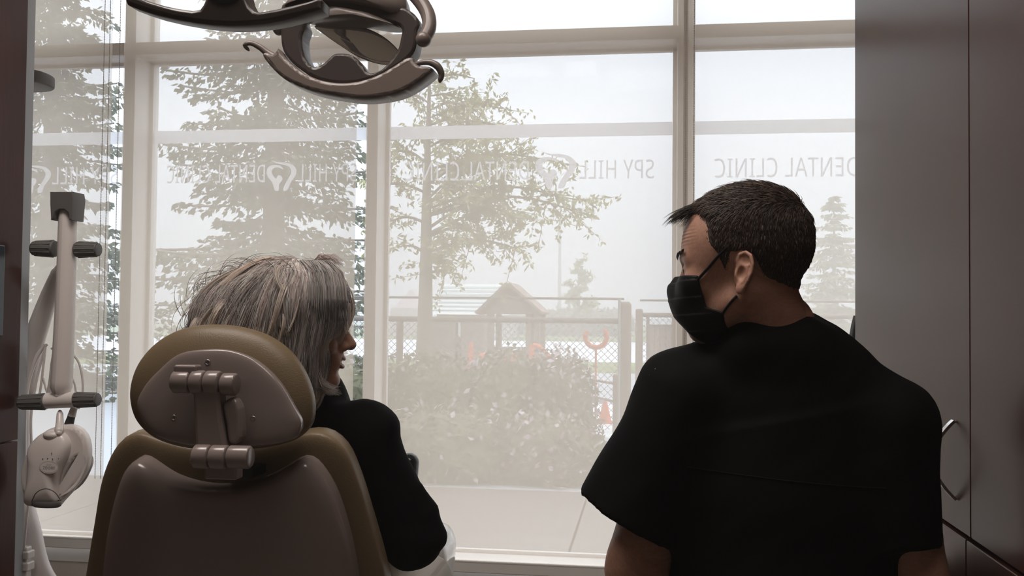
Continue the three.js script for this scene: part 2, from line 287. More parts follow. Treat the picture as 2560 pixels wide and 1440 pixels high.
// outside face of the building above and below the window
// ---------------------------------------------------------------- roller blinds of screen fabric
// open weave: part of the light passes straight between the threads, part is scattered by them
const fabric = mat([0.82, 0.70, 0.57], 1, { transmission: 0.8, thickness: 0, specularIntensity: 0, transparent: true, opacity: 0.62 });
function blind(x0, x1, yBottom, label, chainX, chainLow) {
  const zb = -DW + 0.055, t = new Thing('roller_blind', label, 'blind', V((x0 + x1) / 2, yBottom, zb), { group: 'screen fabric roller blinds' });
  const g = new THREE.PlaneGeometry(x1 - x0, CEIL - 0.06 - yBottom, 1, 1); g.translate((x0 + x1) / 2, (CEIL - 0.06 + yBottom) / 2, zb); const p = g.attributes.position, uv = g.attributes.uv; for (let i = 0; i < 4; i++) uv.setXY(i, p.getX(i), p.getY(i));
  t.part('fabric', g, fabric);
  t.part('bottom_bar', [box(x0, x1, yBottom - 0.03, yBottom + 0.012, zb - 0.007, zb + 0.007, 0.005), box(x0, x1, yBottom + 0.006, yBottom + 0.015, zb - 0.009, zb + 0.009, 0.004)], M.frame);
  t.part('roller', cyl(V(x0, CEIL - 0.04, zb), V(x1, CEIL - 0.04, zb), 0.03), M.frame);
  for (const cx of chainX) {
    const beads = [], r = 0.0021; for (let y = chainLow; y < CEIL - 0.05; y += 0.0062) { const s = new THREE.OctahedronGeometry(r, 1); s.translate(cx, y, zb + 0.016); beads.push(s); }
    beads.push(cyl(V(cx, chainLow, zb + 0.016), V(cx, CEIL - 0.05, zb + 0.016), 0.0008, 0.0008, 5));
    t.part('bead_chain', beads, mat([0.5, 0.48, 0.46], 0.4));
  }
  return t;
}
const DB = DW - 0.055, bx = (px, py = 650) => at(px, py, DB).x;
blind(XL + 0.06, bx(270, 650), at(160, 1350, DB).y, 'narrow roller blind at the tall white lamp, raised a little above the sill', [bx(255, 650), bx(268.5, 650)], at(160, 1190, DB).y);
blind(bx(299, 650), bx(887, 650), at(1100, 1410, DB).y, 'roller blind behind the grey-haired woman', [bx(294, 650)], at(300, 1140, DB).y);
blind(bx(911, 650), bx(1707, 650), at(1300, 1416, DB).y, 'widest roller blind, between the woman and the man', [], 0);
blind(bx(1718, 650), XR - 0.06, at(1300, 1416, DB).y, 'roller blind beside the tall brown cabinet, behind the man', [bx(1712.5, 600), bx(1733, 600)], 0.95);

// ---------------------------------------------------------------- cabinets
const XC = 0.47, zFar = -XC / 0.2071, zGap = -XC / 0.3163, zNear = zGap + 0.80, yGap = 1.15 + 0, yd = (() => { const r = ray(2429, 1351), k = XC / r.x; return 1.15 + r.y * k; })();
{
  const c = new Thing('tall_cabinet', 'tall dark brown cabinet beside the man, with a bowed chrome handle', 'cabinet', V(0.8, 0, (zFar + zNear) / 2));
  c.part('carcass', [box(XC + 0.021, XR - 0.005, 0.08, 2.6, zFar, zNear), box(XC + 0.06, XR - 0.005, 0, 0.08, zFar + 0.02, zNear)], M.edge);
  const door = (n, y0, y1, z0, z1, x = XC) => c.part(n, box(x, x + 0.02, y0, y1, z0, z1, 0.0018), M.wood);
  const d1 = door('door', yd + 0.002, 2.6, zFar + 0.004, zGap - 0.0015), d2 = door('door', yd + 0.002, 2.6, zGap + 0.0015, zNear);
  door('drawer_front', 0.09, yd - 0.003, zFar + 0.004, zGap - 0.013, XC - 0.003); door('drawer_front', 0.09, yd - 0.003, zGap - 0.010, zNear, XC - 0.003);
  // bowed handle: a flat strip bent into an arc
  const rp = (px, py) => { const r = ray(px, py), k = (XC - 0.001) / r.x; return V(r.x * k, 1.15 + r.y * k, r.z * k); }, a = rp(2384, 1052), b = rp(2388, 1248), n = 28, pos = [], idx = [];
  for (let i = 0; i <= n; i++) {
    const t = i / n, s = Math.sin(t * Math.PI), o = a.clone().lerp(b, t), d = V(-0.033 * s ** 0.9, 0, 0), tan = V(-0.033 * Math.PI * Math.cos(t * Math.PI) / 0.13, -1, 0).normalize(), nr = V(-tan.y, tan.x, 0).multiplyScalar(-0.0022), w = 0.0065;
    o.add(d); for (const [q, e] of [[1, 1], [1, -1], [-1, -1], [-1, 1]]) pos.push(o.x + nr.x * q, o.y + nr.y * q, o.z + w * e);
  }
  for (let i = 0; i < n; i++) for (let k = 0; k < 4; k++) { const p = i * 4 + k, q = i * 4 + (k + 1) % 4; idx.push(p, q, p + 4, q, q + 4, p + 4); }
  idx.push(0, 2, 1, 0, 3, 2, n * 4, n * 4 + 1, n * 4 + 2, n * 4, n * 4 + 2, n * 4 + 3);
  const g = new THREE.BufferGeometry(); g.setAttribute('position', new THREE.Float32BufferAttribute(pos, 3)); g.setIndex(idx); const h = g.toNonIndexed(); h.computeVertexNormals(); const hg = toCreasedNormals(h, 0.6);
  c.part('handle', hg, M.chrome, d1, { label: 'bowed chrome handle' });
}
{
  const X0 = -1.566, zE = X0 / 0.6897, zD = X0 / 0.6985 + 0.0;
  const c = new Thing('tall_cabinet', 'tall reddish brown cabinet behind the white lamp', 'cabinet', V(-1.9, 0, -1.4));
  c.part('carcass', box(-2.2, X0 - 0.004, 0, 2.6, zE, -0.6), M.edge);
  const ys = (() => { const r = ray(25, 1101), k = X0 / r.x; return 1.15 + r.y * k; })();
  c.part('door', box(X0 - 0.004, X0 + 0.016, ys + 0.002, 2.6, zD + 0.03, -0.6, 0.0018), M.wood);
  c.part('drawer_front', box(X0 - 0.004, X0 + 0.016, 0.08, ys - 0.002, zD + 0.03, -0.6, 0.0018), M.wood);
  const s = single('wall_screen', box(X0 + 0.018, X0 + 0.034, at(0, 840, 2.15).y, at(0, 615, 2.15).y, zD + 0.118, -1.7, 0.004), mat([0.02, 0.03, 0.04], 0.25), 'thin dark panel fixed on the cabinet at the picture edge', 'panel');
}
// rounded shelf that shows past the cabinet
{
  const d = 2.72, y = at(100, 214, d).y, x1 = at(114, 205, d).x, h = 0.085, sh = new THREE.Shape(); sh.moveTo(XL, -d + h); sh.lineTo(x1 - 0.09, -d + h); sh.quadraticCurveTo(x1, -d + h, x1, -d); sh.quadraticCurveTo(x1, -d - h, x1 - 0.09, -d - h); sh.lineTo(XL, -d - h);
  const g = new THREE.ExtrudeGeometry(sh, { depth: 0.022, bevelEnabled: true, bevelSize: 0.008, bevelThickness: 0.008, bevelSegments: 4, curveSegments: 20 }); g.rotateX(Math.PI / 2); g.translate(0, y + 0.03, 0);
  single('wall_shelf', toCreasedNormals(g, 0.6), mat([0.075, 0.06, 0.052], 0.5), 'dark round-ended shelf high up behind the brown cabinet edge', 'shelf');
}
// black stand leaning behind the right cabinet
{
  const d = 2.42, pts = [at(2136, 792, d), at(2131, 812, d), at(2122, 862, d), at(2118, 900, d)], low = V(at(2118, 900, d).x - 0.03, 0, -d);
  const s = new THREE.Shape([new THREE.Vector2(pts[0].x + 0.3, pts[0].y + 0.02), ...pts.map((p) => new THREE.Vector2(p.x, p.y)), new THREE.Vector2(low.x, 0), new THREE.Vector2(pts[0].x + 0.3, 0)]);
  const g = new THREE.ExtrudeGeometry(s, { depth: 0.03, bevelEnabled: true, bevelSize: 0.003, bevelThickness: 0.003 }); g.translate(0, 0, -d);
  single('equipment_panel', g, M.rubber, 'black upright panel just showing beyond the tall brown cabinet', 'panel');
}
// ---------------------------------------------------------------- dental chair
const leather = mat([0.20, 0.145, 0.085], 0.42, { specularIntensity: 0.7 });
const leatherBump = tex(256, 256, (u, v) => { const k = 128 + 50 * tnz(u, v, 60, 1) + 40 * tnz(u, v, 110, 2); return [k, k, k]; }, false); leatherBump.repeat.set(9, 9);
leather.bumpMap = leatherBump; leather.bumpScale = 0.0004;
const shellMat = mat([0.27, 0.215, 0.20], 0.24, { clearcoat: 0.35, clearcoatRoughness: 0.12 });
const CX = -0.69;
{
  const c = new Thing('dental_chair', 'beige dental chair with grey plastic back shell, the woman seated in it', 'chair', V(CX, 0, -2.0));
  // backrest: cushion in front, plastic shell behind; both lean back a little
  const lean = V(0, -0.22, 1).normalize(), PS = plane(at(575, 1300, 1.50), lean), PC = plane(at(575, 1300, 1.535), lean);
  const cush = smoothLoop(outline(PC, [[352, 1079], [400, 1092], [470, 1112], [560, 1120], [650, 1114], [720, 1095], [775, 1078], [822, 1084], [862, 1118], [893, 1185], [926, 1290], [962, 1420], [990, 1580], [985, 1760], [900, 1850], [575, 1875], [290, 1850], [200, 1760], [196, 1580], [222, 1420], [240, 1310], [262, 1190], [290, 1122], [318, 1090]]), 140);
  const cb = pillow(cush, 0.030, 0.085, 3.2, 20); cb.applyMatrix4(PC.m);
  c.part('backrest', cb, leather);
  const sh = smoothLoop(outline(PS, [[341, 1148], [354, 1142], [370, 1145], [392, 1158], [440, 1186], [500, 1204], [560, 1210], [620, 1205], [684, 1184], [730, 1158], [750, 1146], [768, 1142], [784, 1149], [804, 1169], [834, 1218], [866, 1310], [890, 1420], [905, 1560], [905, 1720], [840, 1800], [575, 1815], [330, 1800], [262, 1720], [258, 1560], [265, 1420], [280, 1310], [303, 1220], [324, 1168]]), 160);
  const sb = pillow(sh, 0.050, 0.01, 5.5, 26, (x, y) => -0.35 * x * x); sb.applyMatrix4(PS.m);
  const shell = c.part('back_shell', sb, shellMat);
  // headrest: pad, plate, screws, hinge arm
  const PH = plane(at(557, 985, 1.425), V(0.02, 0.06, 1)), PP = plane(at(550, 1000, 1.372), V(0.02, 0.06, 1));
  const pad = smoothLoop(outline(PH, [[540, 811], [610, 818], [680, 843], [735, 888], [770, 948], [786, 1012], [779, 1060], [745, 1095], [680, 1116], [600, 1124], [520, 1124], [445, 1114], [385, 1090], [346, 1050], [331, 1000], [334, 955], [352, 908], [390, 862], [440, 830], [490, 815]]), 120);
  const pg = pillow(pad, 0.046, 0.062, 2.3, 22); pg.applyMatrix4(PH.m);
  const hr = c.part('headrest', pg, leather);
  const plate = smoothLoop(outline(PP, [[520, 873], [580, 876], [640, 900], [695, 950], [735, 1015], [755, 1060], [740, 1092], [700, 1108], [620, 1116], [530, 1118], [450, 1108], [395, 1088], [362, 1055], [345, 1010], [362, 968], [400, 925], [450, 885]]), 110);
  const qg = pillow(plate, 0.012, 0.03, 3.5, 16); qg.applyMatrix4(PP.m);
  const pl = c.part('headrest_plate', qg, shellMat, hr);
  const onP = (px, py, h, P = PP) => { const q = onPlane(P, px, py); return P.o.clone().addScaledVector(P.u, q.x).addScaledVector(P.v, q.y).addScaledVector(P.n, h); };
  for (const [x, y] of [[527, 906], [443, 1043], [640, 1046]]) { const o = onP(x, y, 0.0075), t = new THREE.TorusGeometry(0.0035, 0.0011, 8, 18); t.translate(o.x, o.y, o.z + 0.0035); c.part('screw', [t, cyl(o.clone().add(V(0, 0, -0.003)), o.clone().add(V(0, 0, 0.0022)), 0.0028, 0.0028, 12)], M.steel, hr); }
  // hinge arm
  const d1 = 1.335, d2 = 1.315, u1 = at(470, 957, d1), u2 = at(592, 957, d1), rr = 0.0155;
  const arm = [];
  const cylx = (x0, x1, y, z, r) => { const e = 0.003, g = lathe([[0.0001, 0], [r - e, 0], [r, e], [r, x1 - x0 - e], [r - e, x1 - x0], [0.0001, x1 - x0]], 28); g.rotateZ(-Math.PI / 2); g.translate(x0, y, z); return g; };
  const X = (px, py, d) => at(px, py, d).x;
  const y1 = at(510, 956, d1).y, y2 = at(560, 1143, d2).y;
  c.part('pivot', [cylx(X(433, 956, d1), X(478, 956, d1), y1, -d1, 0.0165), box(X(437, 930, d1), X(494, 930, d1), y1, at(470, 912, d1).y, -d1 - 0.016, -d1 + 0.006, 0.004)], shellMat, hr);
  c.part('pivot', [cylx(X(480, 956, d1), X(514, 956, d1), y1, -d1, 0.0175), cylx(X(515, 956, d1), X(553, 956, d1), y1, -d1, 0.0175), cylx(X(556, 956, d1), X(593, 956, d1), y1 - 0.002, -d1, 0.0165)], shellMat, hr);
  const armLoop = [[486, 960], [553, 960], [560, 1050], [573, 1120], [575, 1160], [493, 1160], [494, 1120], [490, 1040]].map(([x, y]) => { const p = at(x, y, d1); return new THREE.Vector2(p.x, p.y); });
  c.part('arm', slab(armLoop, 0.026, 0.006).translate(0, 0, -d1 - 0.004), shellMat, hr);
  c.part('release_lever', slab(smoothLoop([[560, 1008], [585, 993], [600, 1010], [607, 1060], [606, 1095], [590, 1112], [574, 1106], [566, 1060]].map(([x, y]) => { const p = at(x, y, d1); return new THREE.Vector2(p.x, p.y); }), 50), 0.022, 0.007).translate(0, 0, -d1 - 0.006), shellMat, hr);
  c.part('pivot', [cylx(X(486, 1150, d2), X(527, 1150, d2), y2, -d2, 0.0175), cylx(X(528, 1150, d2), X(571, 1150, d2), y2, -d2, 0.0175), cylx(X(572, 1150, d2), X(628, 1150, d2), y2 + 0.001, -d2, 0.0165)], shellMat, hr);
  const bq = at(552, 1190, 1.345);
  c.part('guide_bar', box(X(518, 1180, 1.345), X(598, 1180, 1.345), bq.y - 0.004, at(552, 1160, 1.345).y, -1.36, -1.335, 0.003), shellMat, hr);
  c.part('dark_slot_block', box(X(510, 1185, 1.40), X(606, 1185, 1.40), at(552, 1197, 1.43).y, at(552, 1176, 1.40).y, -1.52, -1.437, 0.004), M.rubber, shell);  // solid black block; its colour stands for the dark recess of the slot
  // seat, leg rest, base
  c.part('seat_cushion', box(CX - 0.25, CX + 0.25, 0.47, 0.59, -2.25, -1.62, 0.05), leather);
  c.part('leg_rest', box(CX - 0.22, CX + 0.08, 0.38, 0.475, -2.80, -2.22, 0.045), leather);
  c.part('underframe', box(CX - 0.16, CX + 0.16, 0.36, 0.48, -2.6, -1.7, 0.03), shellMat);
  c.part('column', box(CX - 0.14, CX + 0.14, 0.06, 0.4, -2.15, -1.75, 0.06), shellMat);
  c.part('base_plate', box(CX - 0.26, CX + 0.26, 0, 0.07, -2.5, -1.5, 0.03), shellMat);
  c.part('back_bracket', box(CX - 0.09, CX + 0.09, 0.4, 0.56, -1.74, -1.55, 0.03), shellMat);
  // white plastic toe guard at the side of the leg rest
  const PT = plane(at(1080, 1420, 2.45)), tl = smoothLoop(outline(PT, [[1000, 1345], [1060, 1325], [1095, 1335], [1112, 1362], [1119, 1395], [1114, 1450], [1105, 1490], [1000, 1490]]), 70);
  const tg = pillow(tl, 0.05, 0.25, 2.6, 16); tg.applyMatrix4(PT.m);
  c.part('plastic_cover', tg, mat([0.72, 0.70, 0.68], 0.18, { clearcoat: 0.6 }), undefined, { label: 'glossy white plastic cover' });
}

// ---------------------------------------------------------------- operating light overhead
const lampMat = mat([0.17, 0.135, 0.12], 0.36, { clearcoat: 0.2, clearcoatRoughness: 0.2 }), lampDark = mat([0.055, 0.042, 0.038], 0.35), vent = mat([0.01, 0.01, 0.01], 0.7);
{
  const d = 1.74, P = plane(at(880, 120, d)), c = new Thing('operating_light', 'grey-brown dental operating light with mirror reflector and hooked handles', 'lamp', at(1000, -80, d));
  const S = (pts) => outline(P, pts), put = (g) => g.applyMatrix4(P.m), pt = (x, y, h = 0) => { const q = onPlane(P, x, y); return P.o.clone().addScaledVector(P.u, q.x).addScaledVector(P.v, q.y).addScaledVector(P.n, h); };
  const ringOut = smoothLoop(S([[716, 22], [714, 60], [713, 100], [718, 132], [735, 158], [760, 180], [800, 204], [835, 214], [870, 217], [905, 214], [940, 205], [987, 183], [1022, 160], [1042, 138], [1049, 110], [1050, 85], [1056, 70], [1046, 48], [1025, 32], [1000, 24], [960, 14], [900, 5], [830, 2], [770, 6], [735, 12]]), 130);
  const hole = smoothLoop(S([[766, 53], [772, 75], [765, 100], [767, 132], [776, 158], [788, 172], [800, 175], [814, 169], [830, 155], [843, 144], [856, 141], [884, 144], [898, 152], [912, 168], [930, 189], [944, 189], [963, 180], [981, 162], [1001, 134], [1009, 105], [1011, 80], [985, 66], [940, 60], [880, 58], [815, 57]]), 130).reverse();
  c.part('ring', put(slab(ringOut, 0.05, 0.006, [hole])), lampDark);
  const cres = smoothLoop(S([[712, 133], [722, 148], [742, 168], [780, 196], [825, 213], [870, 218], [915, 213], [965, 195], [1010, 168], [1028, 157], [1044, 157], [1047, 168], [1060, 176], [1080, 178], [1092, 184], [1062, 213], [1010, 242], [955, 254], [905, 256], [850, 249], [790, 236], [730, 210], [700, 184], [680, 160], [674, 147], [684, 143], [697, 148], [706, 142]]), 150);
  c.part('front_guard', put(slab(cres, 0.06, 0.007, [], 6).translate(0, 0, 0.008)), lampMat);
  c.part('hook_handle', taper([pt(632, 132, 0.02), pt(628, 124, 0.03), pt(641, 119, 0.03), pt(662, 127, 0.025), pt(684, 144, 0.02), pt(712, 160, 0.015)], [0.0035, 0.0042, 0.0055, 0.0065, 0.0085, 0.012], 30), lampMat);
  c.part('hook_handle', taper([pt(1046, 171, 0.026), pt(1060, 168, 0.03), pt(1085, 168, 0.034), pt(1104, 178, 0.034), pt(1112, 195, 0.03), pt(1108, 212, 0.028)], [0.0045, 0.005, 0.0058, 0.0068, 0.006, 0.0045], 30), lampMat);
  // reflector dish, tilted, seen from inside
  const PR = plane(at(880, 116, d + 0.03), V(0.16, -0.13, 1)), dish = smoothLoop(outline(PR, [[786, 66], [815, 61], [870, 60], [930, 76], [975, 104], [1004, 140], [1000, 160], [975, 163], [945, 160], [897, 143], [850, 114], [806, 83]]), 90);
  const mg = pillow(dish, 0.002, 0.030, 2.1, 22); mg.applyMatrix4(PR.m);
  c.part('reflector', mg, mat([0.78, 0.74, 0.70], 0.04, { metalness: 1 }));
  // shell of the reflector and the arched housing above it
  const sh = smoothLoop(S([[768, 54], [785, 34], [815, 18], [850, 20], [905, 30], [955, 42], [1012, 74], [980, 69], [930, 62], [870, 60], [810, 59]]), 90);
  const sg = pillow(sh, 0.035, 0.05, 2.2, 16); put(sg); c.part('reflector_shell', sg, lampMat);
  const hs = smoothLoop(S([[714, 26], [722, 14], [750, 8], [790, 10], [830, 16], [900, 24], [960, 36], [1004, 46], [1020, 32], [1010, -10], [960, -50], [880, -60], [800, -45], [740, -10]]), 100);
  const hg = pillow(hs, 0.045, 0.07, 3, 18); put(hg); c.part('housing', hg, lampMat);
  for (let i = 0; i < 14; i++) c.part('vent_slat', cyl(pt(938 + i * 5.2, 33 + i * 2.0, 0.012), pt(936 + i * 5.2, 45 + i * 2.2, 0.012), 0.0012, 0.0012, 6), vent);
  // yoke
  c.part('yoke', taper([pt(950, -70, -0.01), pt(1010, -40, -0.01), pt(1052, 5, 0), pt(1074, 45, 0.01), pt(1078, 80, 0.02), pt(1068, 112, 0.03)], [0.013, 0.014, 0.0145, 0.0135, 0.0135, 0.0125], 40), lampMat);
  const ky = pt(1068, 110, 0.03); const kg = new THREE.SphereGeometry(0.0145, 20, 14); kg.translate(ky.x, ky.y, ky.z); c.part('knob', kg, lampMat);
  const kl = pt(702, 74, 0.01), kl2 = new THREE.SphereGeometry(0.0125, 20, 14); kl2.scale(0.95, 1.15, 1); kl2.translate(kl.x, kl.y, kl.z); c.part('knob', kl2, lampMat);
  const top = pt(950, -70, -0.01); c.part('suspension_arm', [cyl(top, V(top.x, CEIL, top.z), 0.02), cyl(V(top.x, CEIL - 0.03, top.z), V(top.x, CEIL, top.z), 0.09)], lampMat);
}
// curved handle with the maker's plate, in front of the light
{
  const d = 1.28, P = plane(at(575, 30, d)), c = new Thing('unit_handle', 'dark curved handle bar with black oval nameplate, in front of the operating light', 'handle', at(575, -120, d));
  const S = (pts) => outline(P, pts);
  const bar = S([[329, -6], [330, 12], [334, 21], [365, 33], [403, 45], [455, 57], [506, 66], [550, 71], [592, 73], [635, 71.5], [678, 67], [715, 60], [747, 52], [785, 42], [814, 33], [816, 12], [810, 5], [780, 14], [740, 24], [700, 33], [661, 40], [648, 37], [638, 27], [628, 8], [618, -30], [612, -120], [546, -120], [540, -30], [530, 5], [522, 22], [514, 33], [496, 36], [460, 31], [427, 24], [390, 13], [358, 0], [340, -8]]);
  c.part('bar', slab(bar, 0.04, 0.006).applyMatrix4(P.m), lampDark);
  const cv = document.createElement('canvas'); cv.width = 512; cv.height = 300; const x = cv.getContext('2d'); x.fillStyle = '#050506'; x.fillRect(0, 0, 512, 300); x.fillStyle = '#8d8a88'; x.font = 'italic 62px serif'; x.textAlign = 'center'; x.fillText('Pelton & Crane', 256, 192);
  const t = new THREE.CanvasTexture(cv); t.colorSpace = THREE.SRGBColorSpace;
  const o = onPlane(P, 578, -4), w = onPlane(P, 620, 0).x - onPlane(P, 536, 0).x, el = new THREE.CircleGeometry(0.5, 48); el.scale(w, w * 0.62, 1); el.translate(o.x, o.y, 0.0213); el.applyMatrix4(P.m);
  c.part('nameplate', el, mat('#ffffff', 0.3, { map: t }), undefined, { label: 'black oval nameplate with script lettering' });
  const a = at(579, -110, d); c.part('hanger', [cyl(V(a.x, a.y, -d), V(a.x, CEIL, -d), 0.016), cyl(V(a.x, CEIL - 0.03, -d), V(a.x, CEIL, -d), 0.07)], lampDark);
}

// ---------------------------------------------------------------- whitening lamp on its stand at the left
{
  const white = mat([0.78, 0.71, 0.68], 0.32, { clearcoat: 0.3 }), grey = mat([0.11, 0.105, 0.10], 0.55), d = 2.2;
  const foot = V(at(120, 1440, 2.32).x + 0.1, 0, -2.42), c = new Thing('whitening_lamp', 'white tooth whitening lamp on jointed stand, beside the brown cabinet', 'lamp', foot);
  const a = (x, y, dd = d) => at(x, y, dd);
  // upper tube with cap and cross knobs
  c.part('upper_tube', [taper([a(170, 508), a(168, 600), a(163, 760), a(157, 900), a(152, 985)], [0.0215, 0.0225, 0.0235, 0.025, 0.026], 30, 22)], white);
  { const top = a(172, 508), l = [[143, 483], [199, 483], [202, 500], [197, 553], [190, 553], [188, 535], [178, 527], [166, 527], [155, 534], [151, 549], [145, 553], [143, 512]].map(([x, y]) => { const p = a(x, y); return new THREE.Vector2(p.x, p.y); }); c.part('end_cap', slab(l, 0.052, 0.003).translate(0, 0, -d + 0.004), grey); }
  const knob = (p, q, r) => { const dir = q.clone().sub(p), L = dir.length(), prof = [[0.0001, 0], [r * 0.9, 0], [r, 0.004], [r, L * 0.45], [r * 0.88, L - 0.004], [r * 0.8, L], [0.0001, L]], g = turnTo(lathe(prof, 20), p, dir), rib = []; for (let i = 0; i < 12; i++) { const an = i / 12 * 6.283, s = cyl(V(Math.cos(an) * r * 0.99, 0.006, Math.sin(an) * r * 0.99), V(Math.cos(an) * r * 0.86, L - 0.004, Math.sin(an) * r * 0.86), 0.0022, 0.0018, 6); rib.push(turnTo(s, p, dir)); } return [g, ...rib]; };
  c.part('knob', knob(a(140, 622), a(83, 621), 0.0205), grey); c.part('knob', knob(a(191, 624), a(247, 624), 0.0195), grey);
  c.part('joint', cyl(a(118, 1002), a(190, 999), 0.0195), white);
  c.part('knob', knob(a(118, 1004), a(50, 1006), 0.0195), grey); c.part('knob', knob(a(186, 1000), a(246, 999), 0.0185), grey);
  // rear arm, lower pole, base
  c.part('rear_arm', taper([a(150, 670, 2.27), a(125, 735, 2.3), a(95, 820, 2.32), a(72, 900, 2.34), a(60, 990, 2.36)], [0.016, 0.022, 0.026, 0.028, 0.028], 24, 18), white);
  const low = a(62, 1262, 2.38);
  c.part('lower_pole', [taper([a(48, 960, 2.42), a(50, 1120, 2.42), a(56, 1240, 2.4), a(75, 1330, 2.36), a(104, 1440, 2.34), foot.clone().setY(0.3).setZ(-2.36)], [0.026, 0.027, 0.027, 0.028, 0.030, 0.032], 40, 18)], white);
  c.part('pole_foot', cyl(foot.clone().setY(0.03).setZ(-2.38), foot.clone().setY(0.34).setZ(-2.37), 0.034), white);
  for (let i = 0; i < 5; i++) { const an = i / 5 * 6.283 + 0.4, e = foot.clone().add(V(Math.cos(an) * 0.24, 0.05, Math.sin(an) * 0.24 * 0.8)).add(V(0.02, 0, 0.03)); c.part('base_leg', taper([foot.clone().add(V(0, 0.09, 0.04)), e], [0.026, 0.02], 8, 12), white); const w = new THREE.TorusGeometry(0.018, 0.0075, 8, 20); w.rotateY(an); w.translate(e.x, 0.026, e.z); c.part('caster', w, M.rubber); }
  // lamp head: body with two loop handles
  const H = (l) => l.map(([x, y]) => { const p = a(x, y); return new THREE.Vector2(p.x, p.y); });
  const out = smoothLoop(H([[85, 1115], [100, 1092], [122, 1074], [150, 1064], [178, 1060], [203, 1069], [220, 1090], [227, 1122], [223, 1165], [209, 1195], [185, 1225], [157, 1256], [150, 1264], [113, 1267], [80, 1263], [73, 1254], [62, 1228], [57, 1195], [60, 1165], [70, 1137]]), 110);
  const h1 = smoothLoop(H([[84, 1146], [77, 1158], [72, 1178], [73, 1200], [79, 1221], [82, 1200], [84, 1172]]), 50).reverse(), h2 = smoothLoop(H([[206, 1141], [214, 1152], [206, 1178], [188, 1206], [165, 1221], [159, 1214], [166, 1192], [184, 1160]]), 50).reverse();
  const head = c.part('head', slab(out, 0.03, 0.012, [h1, h2], 6).translate(0, 0, -d), white);
  const body = smoothLoop(H([[86, 1118], [110, 1086], [142, 1072], [172, 1080], [187, 1104], [183, 1135], [168, 1170], [158, 1205], [153, 1255], [113, 1262], [78, 1257], [83, 1205], [86, 1160]]), 90);
  c.part('head_body', pillow(body, 0.034, 0.03, 3, 16).translate(0, 0, -d + 0.012), white, head);
  c.part('lamp_mouth', turnTo(lathe([[0.0001, 0], [0.030, 0], [0.038, 0.004], [0.0385, 0.012], [0.034, 0.016]], 28).scale(1, 1, 0.42), a(116, 1268, d - 0.03), V(0, 1, 0)), grey, head);
  const arch = tube([a(79, 1254, d - 0.041), a(92, 1231, d - 0.049), a(114, 1222, d - 0.051), a(136, 1230, d - 0.05), a(153, 1252, d - 0.041)], 0.0012, 30, 6); c.part('seam', arch, grey, head);
  c.part('neck', [taper([a(150, 1030), a(149, 1060, d - 0.015), a(147, 1082, d - 0.03)], [0.0075, 0.009, 0.011], 14), new THREE.SphereGeometry(0.021, 20, 12).scale(1, 0.55, 0.8).translate(a(147, 1084).x, a(147, 1084).y, -d + 0.028)], white, head);
  c.part('cable_sleeve', [cyl(a(172, 1062, d + 0.01), a(179, 1040, d + 0.01), 0.011, 0.009)], M.rubber, head); c.part('cable_sleeve', cyl(a(179, 1040, d + 0.01), a(186, 1018, d + 0.01), 0.010, 0.008), white, head);
  // print: oval with the lamp's name, four dots
  const cv = document.createElement('canvas'); cv.width = 512; cv.height = 300; const x = cv.getContext('2d'); x.clearRect(0, 0, 512, 300); x.fillStyle = '#e2d9d5'; x.fillRect(0, 0, 512, 300);
  x.strokeStyle = '#a79f9b'; x.lineWidth = 10; x.beginPath(); x.ellipse(256, 150, 240, 130, 0, 0, 7); x.stroke(); x.fillStyle = '#8b8582'; x.textAlign = 'center'; x.font = '46px sans-serif'; x.fillText('WHITE', 256, 118); x.font = 'bold 98px sans-serif'; x.fillText('ZOOM!', 256, 205);
  const t = new THREE.CanvasTexture(cv); t.colorSpace = THREE.SRGBColorSpace;
  const q = a(122, 1168, d - 0.0475), e = new THREE.CircleGeometry(0.5, 40); e.scale(0.05, 0.031, 1); e.translate(q.x, q.y, q.z); c.part('name_print', e, mat('#ffffff', 0.4, { map: t }), head);
  for (const [px, py] of [[107, 1147], [119, 1146], [131, 1147], [146, 1147], [129, 1133]]) { const s = new THREE.SphereGeometry(0.0013, 8, 6), p = a(px, py, d - 0.046); s.translate(p.x, p.y, p.z); c.part('indicator', s, grey, head); }
  // cables looping behind
  const cab = (l, r = 0.0032) => c.part('cable', tube(l.map(([x, y, dd]) => a(x, y, dd ?? 2.28)), r, 40, 8), white);
  cab([[118, 862], [96, 880], [76, 940], [66, 1010], [63, 1120], [70, 1250]]); cab([[116, 860], [104, 900], [90, 960], [78, 1040], [80, 1180], [66, 1300], [58, 1400]]); cab([[114, 864], [108, 920], [100, 980], [92, 1010]]);
  cab([[112, 862], [90, 900], [70, 960], [62, 1000]], 0.0045); cab([[178, 880], [196, 905], [206, 945], [206, 990], [196, 1022]], 0.003); cab([[178, 940], [188, 965], [190, 1000]], 0.0028); cab([[128, 872], [140, 866], [150, 868]], 0.0025); cab([[108, 945], [116, 975], [124, 995]], 0.0028);
  const fl = smoothLoop(H([[96, 862], [116, 856], [118, 900], [112, 960], [104, 1000], [76, 1000], [80, 950], [86, 900]]), 40); c.part('cable_bundle', slab(fl, 0.012, 0.005).translate(0, 0, -2.27), white);
  const b = at(60, 1415, 2.289); c.part('power_plug', [box(b.x - 0.014, b.x + 0.014, b.y - 0.07, b.y + 0.05, b.z - 0.012, b.z + 0.012, 0.004), box(b.x - 0.02, b.x + 0.02, b.y - 0.01, b.y + 0.012, b.z - 0.016, b.z + 0.016, 0.004), box(b.x - 0.02, b.x + 0.02, b.y + 0.02, b.y + 0.04, b.z - 0.016, b.z + 0.016, 0.004)], white);
}
